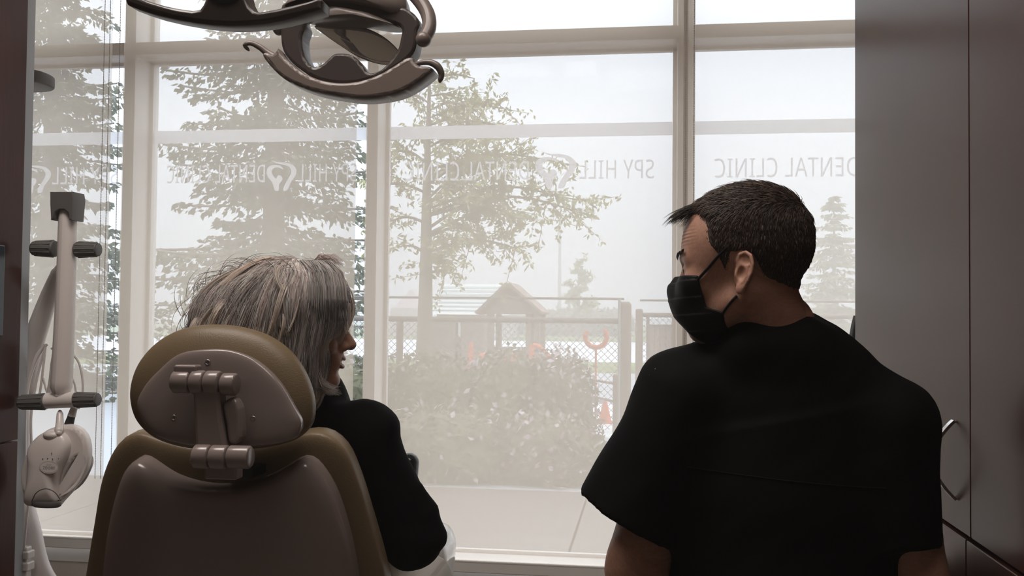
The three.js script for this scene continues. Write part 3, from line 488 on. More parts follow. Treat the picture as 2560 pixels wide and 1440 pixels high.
// ---------------------------------------------------------------- people
const skinTex = tex(256, 256, (u, v) => { const k = 1 + 0.05 * tnz(u, v, 20, 1) + 0.06 * tnz(u, v, 70, 2); return [205 * k, 164 * k * (1 - 0.02 * tnz(u, v, 9, 4)), 145 * k]; }); skinTex.repeat.set(6, 6);
const skin = mat([0.80, 0.72, 0.68], 0.48, { map: skinTex, specularIntensity: 0.6 }), lipMat = mat([0.36, 0.14, 0.12], 0.4), eyeWhite = mat([0.75, 0.72, 0.70], 0.15), irisMat = mat([0.05, 0.06, 0.06], 0.15), toothMat = mat([0.8, 0.76, 0.68], 0.2);
const cloth = mat([0.0030, 0.0030, 0.0032], 0.8, { specularIntensity: 0.22 }), maskMat = mat([0.005, 0.005, 0.0055], 0.62, { specularIntensity: 0.45 }), knit = mat([0.0032, 0.0031, 0.0033], 0.9, { specularIntensity: 0.2 });
const silver = mat('#ffffff', 0.85, { vertexColors: true, side: THREE.DoubleSide, specularIntensity: 0.5, transmission: 0.5, thickness: 0 }), hairVC = mat('#ffffff', 0.5, { vertexColors: true, side: THREE.DoubleSide, specularIntensity: 0.5 });

// head in its own axes: f forward, u up, r to the person's right; origin at the middle of the skull
function headField(o) {
  const ear = (f, u, r, s) => {   // s = side (+1 right, -1 left)
    const K = 0.9, e1 = ((f + 0.019) * 0.985 + (u + 0.047) * 0.17) / K, e2 = ((u + 0.047) * 0.985 - (f + 0.019) * 0.17) / K, e3 = (r * s - 0.0735) / K + (e1 * 0.38);
    if (Math.abs(e1) > 0.05 || Math.abs(e2) > 0.06 || Math.abs(e3) > 0.05) return 0.05;
    const rim = chain(e1, e2, e3, [[0.009, 0.008, 0.0], [0.0125, 0.018, 0.003], [0.009, 0.029, 0.006], [-0.002, 0.0335, 0.008], [-0.013, 0.028, 0.0095], [-0.0185, 0.015, 0.0105], [-0.0185, 0.001, 0.0105], [-0.0135, -0.012, 0.009], [-0.006, -0.024, 0.0065]], [0.0026, 0.0032, 0.0034, 0.0036, 0.0037, 0.0036, 0.0034, 0.0034, 0.004]);
    const plate = ell(e1, e2, e3, [-0.004, 0.004, 0.0035], [0.0165, 0.029, 0.0045]), anti = chain(e1, e2, e3, [[0.0, 0.022, 0.006], [-0.009, 0.012, 0.009], [-0.0105, -0.004, 0.009], [-0.004, -0.015, 0.008]], [0.002, 0.003, 0.0032, 0.0034]);
    const lobe = ell(e1, e2, e3, [0.0, -0.027, 0.005], [0.0095, 0.0095, 0.0055]), trag = ell(e1, e2, e3, [0.0105, -0.003, 0.003], [0.004, 0.006, 0.0045]), root = ell(e1, e2, e3, [0.006, 0.0, -0.005], [0.012, 0.026, 0.01]);
    let d = smin(smin(smin(rim, plate, 0.004), anti, 0.004), smin(lobe, trag, 0.003), 0.006); d = smin(d, root, 0.005);
    d = smax(d, -ell(e1, e2, e3, [0.0015, -0.002, 0.010], [0.0085, 0.0125, 0.009]), 0.003); d = smax(d, -ell(e1, e2, e3, [-0.003, 0.0195, 0.0095], [0.0085, 0.0075, 0.0045]), 0.003);
    return d * K;
  };
  const w = o.female ? 0.95 : 1, br = o.female ? 0.5 : 1;
  return (f, u, r0) => {
    const r = Math.abs(r0);
    let d = ell(f, u, r0, [-0.008, 0.006, 0], [0.097, o.female ? 0.078 : 0.086, 0.0765]);
    d = smin(d, ell(f, u, r0, [0.035, 0.0, 0], [0.056, 0.064, 0.0625 * w]), 0.03);
    d = smin(d, ell(f, u, r0, [0.042, -0.06, 0], [0.05, 0.072, 0.056 * w]), 0.03);
    d = smin(d, cap(f, u, r, [0.0, -0.088, 0.048 * w], [0.066, -0.126, 0.016], 0.018, 0.017), 0.03);
    d = smin(d, ell(f, u, r0, [0.071, -0.128, 0], [0.021, 0.018, 0.02]), 0.02);
    d = smin(d, ell(f, u, r, [0.062, -0.058, 0.04 * w], [0.022, 0.018, 0.02]), 0.02);                       // cheekbone
    d = smin(d, cap(f, u, r, [0.086, -0.0155, 0.012], [0.070, -0.017, 0.044], 0.0095 * br + 0.002, 0.008), 0.014);  // brow
    d = smax(d, -ell(f, u, r, [0.099, -0.034, 0.032], [0.017, 0.0125, 0.019]), 0.014);                      // eye socket
    d = smin(d, ell(f, u, r, [0.0755, -0.0335, 0.031], [0.0135, 0.0115, 0.0155]), 0.005);                   // lids
    // nose
    d = smin(d, chain(f, u, r0, [[0.086, -0.022, 0], [0.099 + o.nose * 0.5, -0.044, 0], [0.109 + o.nose, -0.061, 0]], [0.0075, 0.0085 + o.nose * 0.2, 0.0105 + o.nose * 0.2]), 0.010);
    d = smin(d, ell(f, u, r, [0.0965, -0.066, 0.0095], [0.011, 0.0085, 0.0075]), 0.006);
    d = smax(d, -ell(f, u, r, [0.1, -0.0745, 0.006], [0.005, 0.0045, 0.0035]), 0.003);
    // mouth
    d = smin(d, ell(f, u, r0, [0.078, -0.091, 0], [0.0195, 0.024, 0.03]), 0.012);
    d = smin(d, cap(f, u, r, [0.0955, -0.0875, 0.0], [0.083, -0.092, 0.021], 0.0052, 0.003), 0.006);
    d = smin(d, cap(f, u, r, [0.0935, -0.1015, 0.0], [0.082, -0.0955, 0.02], 0.0058, 0.003), 0.006);
    if (o.open) d = smax(d, -ell(f, u, r, [0.094, -0.0345, 0.032], [0.013, 0.0040, 0.013]), 0.002);
    if (o.smile) d = smax(d, -ell(f, u, r0, [0.102, -0.0945, 0], [0.018, 0.0034, 0.017]), 0.003);
    d = smax(d, -ell(f, u, r0, [0.103, -0.1125, 0], [0.012, 0.0055, 0.02]), 0.012);                          // dip above the chin
    // neck
    d = smin(d, cap(f, u, r0, [-0.022, -0.07, 0], o.neck, 0.053 * o.nw, 0.057 * o.nw), 0.022);
    for (const q of o.ridges ?? []) d = smin(d, cap(f, u, r0, q[0], q[1], q[2], q[3]), 0.006);
    for (const q of o.creases ?? []) d = smax(d, -cap(f, u, r0, q[0], q[1], 0.0012, 0.0012), 0.006);
    if (o.lines) d += 0.0007 * Math.max(0, 1 - ((u - 0.018) / 0.02) ** 2) * Math.sin(u * 1100 + 12 * r0) * clamp((f - 0.05) * 30);
    if (!o.female && !o.bald) d = smin(d, Math.min(ear(f, u, r0, 1), ear(f, u, r0, -1)), 0.004);
    return d;
  };
}
function frame(o, F, U) { const f = F.clone().normalize(), r = f.clone().cross(U).normalize(), u = r.clone().cross(f); return new THREE.Matrix4().makeBasis(f, u, r).setPosition(o); }
const cast = (fld, c, d) => { let t = 0.2; for (let i = 0; i < 40; i++) { const e = fld(c.x + d.x * t, c.y + d.y * t, c.z + d.z * t); if (Math.abs(e) < 0.0004) break; t -= e * 0.9; } return c.clone().addScaledVector(d, t); };
const grad = (fld, p) => { const h = 0.002; return V(fld(p.x + h, p.y, p.z) - fld(p.x - h, p.y, p.z), fld(p.x, p.y + h, p.z) - fld(p.x, p.y - h, p.z), fld(p.x, p.y, p.z + h) - fld(p.x, p.y, p.z - h)).normalize(); };
const A = (v) => [v.x, v.y, v.z];
// a relaxed hand from wrist w, pointing along d, back of the hand up along n; side = which way the thumb leaves
function handField(w, d, n, side) {
  d = d.clone().normalize(); const s = d.clone().cross(n).normalize().multiplyScalar(side), nn = s.clone().cross(d).multiplyScalar(side);
  const P = (a, b, c) => A(w.clone().addScaledVector(d, a).addScaledVector(s, b).addScaledVector(nn, c)), caps = [];
  const fin = [[0.028, 0.088, [0.040, 0.026, 0.020]], [0.009, 0.092, [0.045, 0.029, 0.021]], [-0.010, 0.088, [0.042, 0.027, 0.020]], [-0.027, 0.080, [0.032, 0.022, 0.018]]];
  for (const [b, a, L] of fin) { let q = [a, b, 0], an = -0.25; const pts = [[0.03, b * 0.7, 0], q]; for (const l of L) { q = [q[0] + Math.cos(an) * l, q[1] * 1.03, q[2] + Math.sin(an) * l]; pts.push(q); an -= 0.35; } for (let i = 1; i < pts.length; i++) caps.push([P(...pts[i - 1]), P(...pts[i]), 0.0095 - i * 0.0004, 0.0092 - i * 0.0005]); }
  const th = [[0.02, 0.022, -0.004], [0.045, 0.042, -0.012], [0.072, 0.05, -0.018], [0.095, 0.05, -0.024]]; for (let i = 1; i < 4; i++) caps.push([P(...th[i - 1]), P(...th[i]), 0.0125 - i * 0.001, 0.0115 - i * 0.001]);
  const palm = [[P(0.0, 0.008, 0), P(0.088, 0.022, 0)], [P(0.0, -0.008, 0), P(0.084, -0.022, 0)], [P(0.01, 0, 0), P(0.088, 0, 0)]];
  return (x, y, z) => { let e = 1e9; for (const [a, b] of palm) e = Math.min(e, cap(x, y, z, a, b, 0.018, 0.0125)); let g = 1e9; for (const c of caps) g = Math.min(g, cap(x, y, z, ...c)); return smin(e, g, 0.006); };
}
const boxOf = (pts, m) => { const b = new THREE.Box3().setFromPoints(pts).expandByScalar(m); return [A(b.min), A(b.max)]; };
const clean = (g) => { for (const k of Object.keys(g.attributes)) if (!['position', 'normal', 'uv'].includes(k)) g.deleteAttribute(k); return g; };

// ---- the man: seated on a stool, back to us, head turned to the woman
{
  const D = 1.42, J = (px, py, d = D) => at(px, py, d);
  const hc = J(1860, 617), F = V(-Math.cos(R(22)), -0.05, -Math.sin(R(22))), U = V(0.02, 1, -0.02), H = frame(hc, F, U).multiply(new THREE.Matrix4().makeScale(0.93, 0.93, 0.93)), Hi = H.clone().invert();
  const c7 = J(1950, 815, 1.43), neckL = c7.clone().applyMatrix4(Hi);
  const fieldOpt = { nose: 0, neck: [neckL.x, neckL.y - 0.02, neckL.z], nw: 0.98, lines: true, open: true,
    creases: [[[-0.040, -0.078, -0.062], [-0.002, -0.140, -0.056]], [[-0.054, -0.090, -0.062], [-0.018, -0.142, -0.062]], [[-0.070, -0.094, -0.056], [-0.040, -0.140, -0.064]]] };
  const head = headField(fieldOpt);
  const base = V(J(1965, 900).x, 0, -D - 0.08), man = new Thing('person', 'seated person in black scrubs and black face mask, seen from behind, head turned', 'person', base);
  const unit = (g) => { for (let i = 0, n = g.attributes.normal, v = V(); i < n.count; i++) { v.fromBufferAttribute(n, i).normalize(); n.setXYZ(i, v.x, v.y, v.z); } return g; };
  const headGeo = nets(head, [-0.125, -0.24, -0.105], [0.13, 0.105, 0.125], 0.0027); unit(headGeo.applyMatrix4(H));
  // joints
  const sl = J(1697, 985, 1.43), sr = J(2226, 1066, 1.42), el = J(1592, 1428, 1.43), er = J(2290, 1452, 1.42), hip = V(J(1965, 900, 1.5).x, 0.64, -1.52);
  const hl = hip.clone().add(V(-0.10, 0.0, -0.02)), hr2 = hip.clone().add(V(0.10, 0.0, -0.02)), kl = hip.clone().add(V(-0.20, -0.03, -0.42)), kr = hip.clone().add(V(0.16, -0.03, -0.44)), al = V(kl.x - 0.02, 0.10, kl.z + 0.02), ar = V(kr.x + 0.02, 0.10, kr.z + 0.02);
  const wl = kl.clone().add(V(0.03, 0.125, 0.19)), wr = kr.clone().add(V(0.0, 0.125, 0.2));
  const chest = V((sl.x + sr.x) / 2, (sl.y + sr.y) / 2 - 0.06, -D - 0.05);
  const arms = (x, y, z) => {
    let d = Math.min(cap(x, y, z, A(sl), A(el), 0.052, 0.043), cap(x, y, z, A(sr), A(er), 0.052, 0.042));
    d = smin(d, cap(x, y, z, A(el), A(wl), 0.041, 0.027), 0.02); d = smin(d, cap(x, y, z, A(er), A(wr), 0.041, 0.027), 0.02);
    d = smin(d, ell(x, y, z, A(J(1571, 1402, 1.40)), [0.025, 0.035, 0.025]), 0.03);
    d = smin(d, cap(x, y, z, A(c7), A(chest), 0.05, 0.08), 0.05); d = smin(d, Math.min(cap(x, y, z, A(chest), A(sl), 0.07, 0.045), cap(x, y, z, A(chest), A(sr), 0.07, 0.045)), 0.04); return d;
  };
  const armGeo = nets(arms, ...boxOf([sl, sr, el, er, wl, wr, c7], 0.11), 0.009);
  const hands = [[wl, V(0.1, -0.35, -1), -1], [wr, V(-0.1, -0.35, -1), 1]].map(([w, d, s]) => { const e = w.clone().addScaledVector(d.clone().normalize(), 0.11), f = handField(w, d, V(0, 1, -0.3).normalize(), s); return nets(f, ...boxOf([w, e], 0.085), 0.004); });
  man.part('body', [headGeo, armGeo, ...hands], skin);
  // scrub top: back, shoulders, short sleeves cut at the hem
  const n1 = el.clone().sub(sl).normalize(), hemL = J(1566, 1294, 1.43), hemN = (() => { const a = J(1459, 1226, 1.43), b = J(1668, 1352, 1.43), t = b.sub(a).normalize(), q = V(0, 0, 1); return q.cross(t).normalize(); })(); if (hemN.dot(n1) < 0) hemN.negate();
  const hemR = J(2290, 1360, 1.42), hemRN = V(0.02, -1, 0.05).normalize();
  const slT = J(1708, 990, 1.43), slE = J(1560, 1330, 1.43), srT = J(2225, 1068, 1.42), srE = J(2232, 1420, 1.42), Z0 = -D - 0.035;
  const sq = (z) => Z0 + (z - Z0) * 1.45;    // the trunk is flatter than it is wide
  const p2 = (px, py) => { const q = J(px, py, -Z0); return [q.x, q.y, Z0]; };
  const sp = [[p2(1953, 990), p2(1962, 1030), 0.105, 0.145], [p2(1962, 1030), p2(1965, 1240), 0.145, 0.162], [p2(1965, 1240), p2(1968, 1480), 0.162, 0.165], [p2(1968, 1480), [hip.x, 0.60, Z0], 0.165, 0.172]];
  const trap = [[p2(1880, 856), p2(1705, 987), 0.034, 0.062], [p2(1992, 860), p2(2224, 1064), 0.034, 0.062], [p2(1880, 856), p2(1992, 860), 0.034, 0.034]];
  const nkA = A(J(1882, 872, 1.405)), nkB = A(J(1998, 874, 1.405));
  const top = (x, y, z) => {
    const zz = sq(z); let d = 1e9;
    for (const s of sp) d = smin(d, cap(x, y, zz, ...s), 0.03); for (const s of trap) d = smin(d, cap(x, y, zz, ...s), 0.03);
    d *= 0.8; d = smin(d, cap(x, y, z, nkA, nkB, 0.046, 0.046), 0.03);
    let a = cap(x, y, z, A(slT), A(slE), 0.064, 0.086); a = smax(a, (x - hemL.x) * hemN.x + (y - hemL.y) * hemN.y + (z - hemL.z) * hemN.z, 0.003);
    let b = cap(x, y, z, A(srT), A(srE), 0.066, 0.063); b = smax(b, (x - hemR.x) * hemRN.x + (y - hemR.y) * hemRN.y + (z - hemR.z) * hemRN.z, 0.003);
    d = smin(d, a, 0.035); d = smin(d, b, 0.03);
    d += 0.0028 * nz(x * 9 + y * 5, y * 7, z * 8 + 3) + 0.0013 * nz(x * 24 - y * 18, y * 20, z * 20);
    return smax(d, 0.545 - y, 0.004);
  };
  const topMesh = man.part('scrub_top', nets(top, ...boxOf([V(el.x - 0.1, 0.5, -1.25), V(er.x + 0.02, c7.y + 0.06, -1.65)], 0.03), 0.0062), cloth);
  const seamPts = []; for (let i = 0; i <= 16; i++) { const o = J(1720 + i * 31, 1168 + 34 * Math.sin(i / 16 * 1.6) + 4 * i * 0.3, 1.0), c = camera.position, d = o.clone().sub(c).normalize(); let t = 1.0; for (let k = 0; k < 60; k++) { const e = top(c.x + d.x * t, c.y + d.y * t, c.z + d.z * t); if (e < 0.0008) break; t += e * 0.8; } seamPts.push(c.clone().addScaledVector(d, t)); }
  man.part('yoke_seam', tube(seamPts, 0.0011, 60, 5), cloth, topMesh);
  { const a = J(1456, 1222, 1.42); man.part('sleeve_tag', box(-0.0035, 0.0035, -0.011, 0.011, -0.006, 0.006, 0.002).rotateZ(-0.45).translate(a.x + 0.006, a.y, a.z), mat([0.16, 0.16, 0.17], 0.5), topMesh, { label: 'small grey tag at the sleeve hem' }); }
  // trousers and shoes
  const legs = (x, y, z) => { let d = ell(x, y, z, A(hip), [0.175, 0.115, 0.125]); for (const [h, k, a] of [[hl, kl, al], [hr2, kr, ar]]) { d = smin(d, cap(x, y, z, A(h), A(k), 0.088, 0.066), 0.04); d = smin(d, cap(x, y, z, A(k), A(a), 0.066, 0.052), 0.02); } return d; };
  man.part('trousers', nets(legs, ...boxOf([hip, kl, kr, al, ar], 0.2), 0.012), cloth);
  const shoe = (a) => { const f = (x, y, z) => smax(smin(cap(x, y, z, [a.x, 0.045, a.z + 0.05], [a.x, 0.04, a.z - 0.13], 0.043, 0.04), cap(x, y, z, [a.x, 0.05, a.z], [a.x, 0.1, a.z], 0.045, 0.045), 0.03), 0.002 - y, 0.006); return nets(f, [a.x - 0.07, -0.01, a.z - 0.2], [a.x + 0.07, 0.17, a.z + 0.12], 0.008); };
  man.part('shoe', shoe(al), M.rubber); man.part('shoe', shoe(ar), M.rubber);
  // eyes and brows
  const loc = (f, u, r) => V(f, u, r).applyMatrix4(H);
  for (const s of [-1, 1]) {
    const e = new THREE.SphereGeometry(0.0108, 20, 14), o = loc(0.0765, -0.0335, 0.031 * s); e.translate(o.x, o.y, o.z); const em = man.part('eye', e, eyeWhite); const ir = new THREE.SphereGeometry(0.0062, 14, 10), q = loc(0.0835, -0.0335, 0.0315 * s); ir.translate(q.x, q.y, q.z); man.part('iris', ir, irisMat, em);
  }
  // hair: a close cap and short hairs on it
  const FL = [[-0.05, 0.014], [-0.02, 0.02], [0.0, 0.034], [0.02, 0.037], [0.04, 0.042], [0.05, 0.056], [0.06, 0.070], [0.072, 0.080], [0.1, 0.1]], UL = [[-0.12, -0.088], [-0.09, -0.080], [-0.062, -0.066], [-0.044, -0.054], [-0.037, -0.032], [-0.030, -0.020], [0.0, -0.018], [0.004, -0.03], [0.010, -0.044], [0.024, -0.034], [0.034, -0.006]];
  const region = (f, u) => Math.min(pw(FL, u) - f, u - pw(UL, f));
  const thick = (f, u, r) => { const m = region(f, u) + 0.003 * nz(f * 160, u * 160, r * 160), t = lerp(0.0016, 0.0075, clamp((u - 0.01) / 0.07)); return clamp((m - 0.004) * 0.3, -0.005, t); };
  const bare = headField({ ...fieldOpt, bald: true, ridges: [], creases: [], lines: false });
  const capF = (f, u, r) => bare(f, u, r) - thick(f, u, r) - 0.0006 * nz(f * 140, u * 140, r * 140);
  const scalp = nets((f, u, r) => smax(capF(f, u, r), -(u + 0.1), 0.004), [-0.13, -0.1, -0.1], [0.12, 0.115, 0.1], 0.003); unit(scalp.applyMatrix4(H));
  const hairMesh = man.part('hair', scalp, mat([0.045, 0.029, 0.021], 0.7));
  const outer = (f, u, r) => Math.min(capF(f, u, r), bare(f, u, r)), rr = rng(77), list = [], cols = [], o0 = V(-0.008, 0.0, 0);
  for (let i = 0; i < 34000; i++) {
    const d = dirOf(rr), p = cast(outer, o0, d), m = region(p.x, p.y); if (m < 0.003 - rr() * 0.009 || p.y < -0.095) continue; if (p.z > 0.03 && rr() < 0.6) continue;
    const n = grad(capF, p), topness = clamp((p.y - 0.02) / 0.05), front = clamp((p.x - 0.045) / 0.03) * topness, L = lerp(0.0085, 0.018, topness) * (0.7 + rr() * 0.6) * clamp(m * 60, 0.35, 1) * (1 + front * 1.1) + (topness > 0.8 && rr() < 0.03 ? 0.010 : 0);
    const flow = V(lerp(0.25, 0.95, topness), lerp(-0.9, 0.05, topness) - 0.1 * front, (p.z > 0 ? 0.1 : -0.12) + (rr() - 0.5) * 0.35).add(V((rr() - 0.5) * 0.35, (rr() - 0.5) * 0.3, 0));
    if (p.x < -0.02) flow.x = lerp(0.05, flow.x, topness * topness); const t = flow.clone().addScaledVector(n, -flow.dot(n)).normalize(), lift = lerp(0.55, 0.34, topness) + (rr() - 0.5) * 0.3, dir = t.multiplyScalar(1).addScaledVector(n, lift).normalize();
    const bend = n.clone().multiplyScalar(-L * 0.32), q0 = p.clone().addScaledVector(n, -0.001), pts = [0, 0.4, 0.75, 1].map((s) => q0.clone().addScaledVector(dir, L * s).addScaledVector(bend, s * s).applyMatrix4(H));
    list.push(pts); const g = rr() < 0.15 ? 0.16 + rr() * 0.14 : 0.03 + rr() * 0.06; cols.push([g, g * 0.70, g * 0.55]);
  }
  // fringe at the forehead
  for (let i = 0; i < 420; i++) { const rz = (rr() - 0.55) * 0.10, p = V(0.062 + rr() * 0.018, 0.068 - Math.abs(rz) * 0.3 + rr() * 0.010, rz), L = 0.020 + rr() * 0.022, dir = V(1, -0.16 + (rr() - 0.5) * 0.25, (rr() - 0.5) * 0.3 - 0.05).normalize(); list.push([0, 0.35, 0.7, 1].map((s) => p.clone().addScaledVector(dir, L * s).add(V(0, -0.012 * s * s, 0)).applyMatrix4(H))); const g = 0.02 + rr() * 0.04; cols.push([g, g * 0.76, g * 0.62]); }
  // brows
  const hb = [], hbc = []; for (let i = 0; i < 260; i++) { const s = i % 2 ? 1 : -1, k = rr(), p = cast(head, V(0.03, -0.012 + 0.005 * k + (rr() - 0.5) * 0.006, 0), V(1, 0, 0).applyAxisAngle(V(0, 1, 0), -s * lerp(0.15, 0.85, k)).normalize()); hb.push([0, 0.5, 1].map((q) => p.clone().add(V(0.003 - 0.004 * q * k, 0.003 * q, s * 0.007 * q)).applyMatrix4(H))); hbc.push([0.015, 0.012, 0.01]); }
  man.part('hair_strands', hairs(list, 0.00042, cols), hairVC, hairMesh, { kind: 'stuff' }); for (const k of [0, 1]) man.part('eyebrow', hairs(hb.filter((_, i) => i % 2 === k), 0.0005, hbc.filter((_, i) => i % 2 === k)), hairVC, undefined, { kind: 'stuff' });
  // face mask: pleated cloth over nose and chin, with ear loops
  const MB = [[-0.155, 0.024], [-0.104, 0.018], [-0.1, 0.026], [-0.094, 0.046], [-0.05, 0.053], [-0.03, 0.053]];
  const maskF = (f, u, r) => {
    let d = head(f, u, r) - 0.0045; d = smin(d, ell(f, u, r, [0.055, -0.085, 0], [0.064, 0.044, 0.044]), 0.03);
    const k = (-0.052 - u) / 0.026, pleat = (k - Math.floor(k)); d -= 0.0013 * (1 - pleat) * clamp((f - 0.03) * 40);
    const edge = pw(MB, u) - f; d = smax(d, edge, 0.002); d = smax(d, u + 0.046 - (f - 0.05) * 0.10, 0.002); d = smax(d, f * 0.62 - u * 0.785 - 0.157, 0.008); return smax(d, -0.15 - u + (f - 0.05) * 0.10, 0.004);
  };
  const mg = nets(maskF, [0.0, -0.175, -0.09], [0.15, -0.03, 0.09], 0.0026); unit(mg.applyMatrix4(H)); const maskMesh = man.part('face_mask', mg, maskMat);
  for (const s of [-1, 1]) {
    const onS = (f, u) => { const p = cast(head, V(f, u, 0), V(0, 0, s)); return p.add(V(0, 0, s * 0.002)); };
    man.part('ear_loop', tube([onS(0.054, -0.052), onS(0.036, -0.036), onS(0.018, -0.020), onS(0.003, -0.008)].map((p) => p.applyMatrix4(H)), 0.0021, 24, 7), maskMat, maskMesh);
    man.part('ear_loop', tube([onS(0.021, -0.108), onS(0.014, -0.100), onS(0.0, -0.086), onS(-0.006, -0.080)].map((p) => p.applyMatrix4(H)), 0.0019, 24, 7), maskMat, maskMesh);
  }
  // stool under him
  const st = new Thing('stool', 'black round operator stool under the person in scrubs', 'stool', V(hip.x, 0, hip.z + 0.02)), s0 = V(hip.x, 0, hip.z + 0.02);
  st.part('seat', lathe([[0.0001, 0.44], [0.16, 0.44], [0.19, 0.455], [0.195, 0.48], [0.18, 0.515], [0.0001, 0.522]], 40).translate(s0.x, 0, s0.z), M.rubber); st.part('column', cyl(V(s0.x, 0.08, s0.z), V(s0.x, 0.45, s0.z), 0.025), M.chrome);
  for (let i = 0; i < 5; i++) { const an = i / 5 * 6.283 + 0.3, e = V(s0.x + Math.cos(an) * 0.25, 0.065, s0.z + Math.sin(an) * 0.25); st.part('base_leg', taper([V(s0.x, 0.1, s0.z), e], [0.02, 0.014], 6, 10), M.chrome); st.part('caster', new THREE.TorusGeometry(0.018, 0.009, 8, 18).rotateY(an).translate(e.x, 0.027, e.z), M.rubber); }
}
function dirOf(rr) { const z = rr() * 2 - 1, a = rr() * 6.283, s = Math.sqrt(1 - z * z); return V(s * Math.cos(a), z, s * Math.sin(a)); }
function taperRing(pts, rx, ry) { const g = new THREE.TubeGeometry(new THREE.CatmullRomCurve3(pts, true), 90, rx, 10, true); return g; }

// ---- the woman: reclining in the chair, head turned to the man
{
  const D = 1.60, J = (px, py, d = D) => at(px, py, d), SC = 0.935;
  const hc = J(731, 774), F = V(Math.cos(R(14)), -0.03, -Math.sin(R(14))), U = V(0.03, 1, 0.0), H = frame(hc, F, U); H.multiply(new THREE.Matrix4().makeScale(SC, SC, SC)); const Hi = H.clone().invert();
  const base = V(CX, 0, -2.1), w = new Thing('person', 'grey-haired person in black cardigan leaning back in the dental chair, face in profile', 'person', base);
  const neckW = J(700, 1015, 1.66), nl = neckW.clone().applyMatrix4(Hi);
  const head = headField({ female: true, smile: true, nose: 0.001, neck: A(nl), nw: 0.88 });
  const hg = nets(head, [-0.12, -0.25, -0.1], [0.13, 0.1, 0.1], 0.003); hg.applyMatrix4(H);
  for (let i = 0, n = hg.attributes.normal, v = V(); i < n.count; i++) { v.fromBufferAttribute(n, i).normalize(); n.setXYZ(i, v.x, v.y, v.z); }
  const sr = J(905, 1092, 1.64), sl = J(470, 1130, 1.66), er = J(1030, 1345, 1.68), wr = V(CX + 0.02, 0.74, -1.98), el = V(CX - 0.30, 0.76, -1.80), wl = V(CX - 0.06, 0.72, -2.0), hip = V(CX, 0.70, -1.96);
  const hands = [[wr, V(-0.9, -0.1, -0.5), 1], [wl, V(0.8, -0.1, -0.6), -1]].map(([q, d, s]) => { const e = q.clone().addScaledVector(d.clone().normalize(), 0.1), f = handField(q, d, V(0, 1, 0), s); return nets(f, ...boxOf([q, e], 0.085), 0.0045); });
  const torsoSkin = (x, y, z) => { let d = cap(x, y, z, A(neckW), A(neckW.clone().lerp(hip, 0.55)), 0.045, 0.07); for (const [s, e, q] of [[sr, er, wr], [sl, el, wl]]) { d = smin(d, cap(x, y, z, A(neckW.clone().lerp(s, 0.3)), A(s), 0.04, 0.035), 0.03); d = smin(d, cap(x, y, z, A(s), A(e), 0.036, 0.03), 0.03); d = smin(d, cap(x, y, z, A(e), A(q), 0.03, 0.022), 0.02); } return d; };
  w.part('body', [hg, nets(torsoSkin, ...boxOf([neckW, hip, sr, sl, er, el, wr, wl], 0.11), 0.01), ...hands], skin);
  const loc = (f, u, r) => V(f, u, r).applyMatrix4(H);
  // lips, teeth, eyes
  for (const s of [-1, 1]) { const e = new THREE.SphereGeometry(0.0092, 16, 12), o = loc(0.0770, -0.0335, 0.031 * s); e.translate(o.x, o.y, o.z); w.part('eye', e, eyeWhite); }
  w.part('lip', taper([loc(0.085, -0.0905, 0.02), loc(0.0955, -0.0868, 0.009), loc(0.0985, -0.0878, 0), loc(0.0955, -0.0868, -0.009), loc(0.085, -0.0905, -0.02)], [0.0018, 0.0033, 0.0036, 0.0033, 0.0018], 24, 10), lipMat); w.part('lip', taper([loc(0.0845, -0.0965, 0.02), loc(0.094, -0.1015, 0.01), loc(0.0965, -0.1025, 0), loc(0.094, -0.1015, -0.01), loc(0.0845, -0.0965, -0.02)], [0.0018, 0.0036, 0.004, 0.0036, 0.0018], 24, 10), lipMat);
  for (let i = -3; i <= 3; i++) { if (!i) continue; const x = (Math.abs(i) - 0.5) * 0.0058 * Math.sign(i), t = new THREE.SphereGeometry(0.0034, 10, 8); t.scale(0.7, 1.25, 0.95); const o = loc(0.0915 - 14 * x * x, -0.0935, x); t.translate(o.x, o.y, o.z); w.part('tooth', t, toothMat); }
  // cardigan
  const chest = V(CX, 0.90, -1.72), Zs = -1.72;
  const card = (x, y, z) => {
    const zz = Zs + (z - Zs) * 1.25; let d = cap(x, y, zz, A(V(CX + 0.02, 0.955, -1.70)), A(V(CX, 0.68, -1.90)), 0.135, 0.15);
    d = smin(d, Math.min(cap(x, y, z, A(J(770, 1078, 1.66)), A(sr), 0.046, 0.060), cap(x, y, z, A(J(640, 1078, 1.68)), A(sl), 0.046, 0.058)), 0.05);
    d = smin(d, Math.min(cap(x, y, z, A(sr), A(er), 0.060, 0.052), cap(x, y, z, A(sl), A(el), 0.058, 0.05)), 0.025);
    d = smin(d, Math.min(cap(x, y, z, A(er), A(wr), 0.050, 0.034), cap(x, y, z, A(el), A(wl), 0.05, 0.034)), 0.025);
    // folds at the shoulder seam and the elbow
    d = smin(d, ell(x, y, z, A(J(966, 1070, 1.62)), [0.020, 0.026, 0.03]), 0.02); d = smin(d, cap(x, y, z, A(J(1062, 1290, 1.66)), A(J(1082, 1345, 1.66)), 0.02, 0.026), 0.014); d = smin(d, cap(x, y, z, A(J(1040, 1225, 1.65)), A(J(1064, 1275, 1.66)), 0.014, 0.02), 0.012);
    d += 0.003 * nz(x * 14 + y * 9, y * 13, z * 11) + 0.0016 * nz(x * 34, y * 30 + x * 20, z * 30); return smax(d, 0.60 - y, 0.004);
  };
  w.part('cardigan', nets(card, ...boxOf([sr, sl, er, el, wr, wl, V(CX, 1.05, -1.6), V(CX, 0.6, -2.0)], 0.1), 0.008), knit);
  // trousers, shoes
  const kn = [V(CX + 0.05, 0.62, -2.42), V(CX - 0.10, 0.62, -2.42)], an = [V(CX - 0.035, 0.555, -2.80), V(CX - 0.15, 0.555, -2.80)];
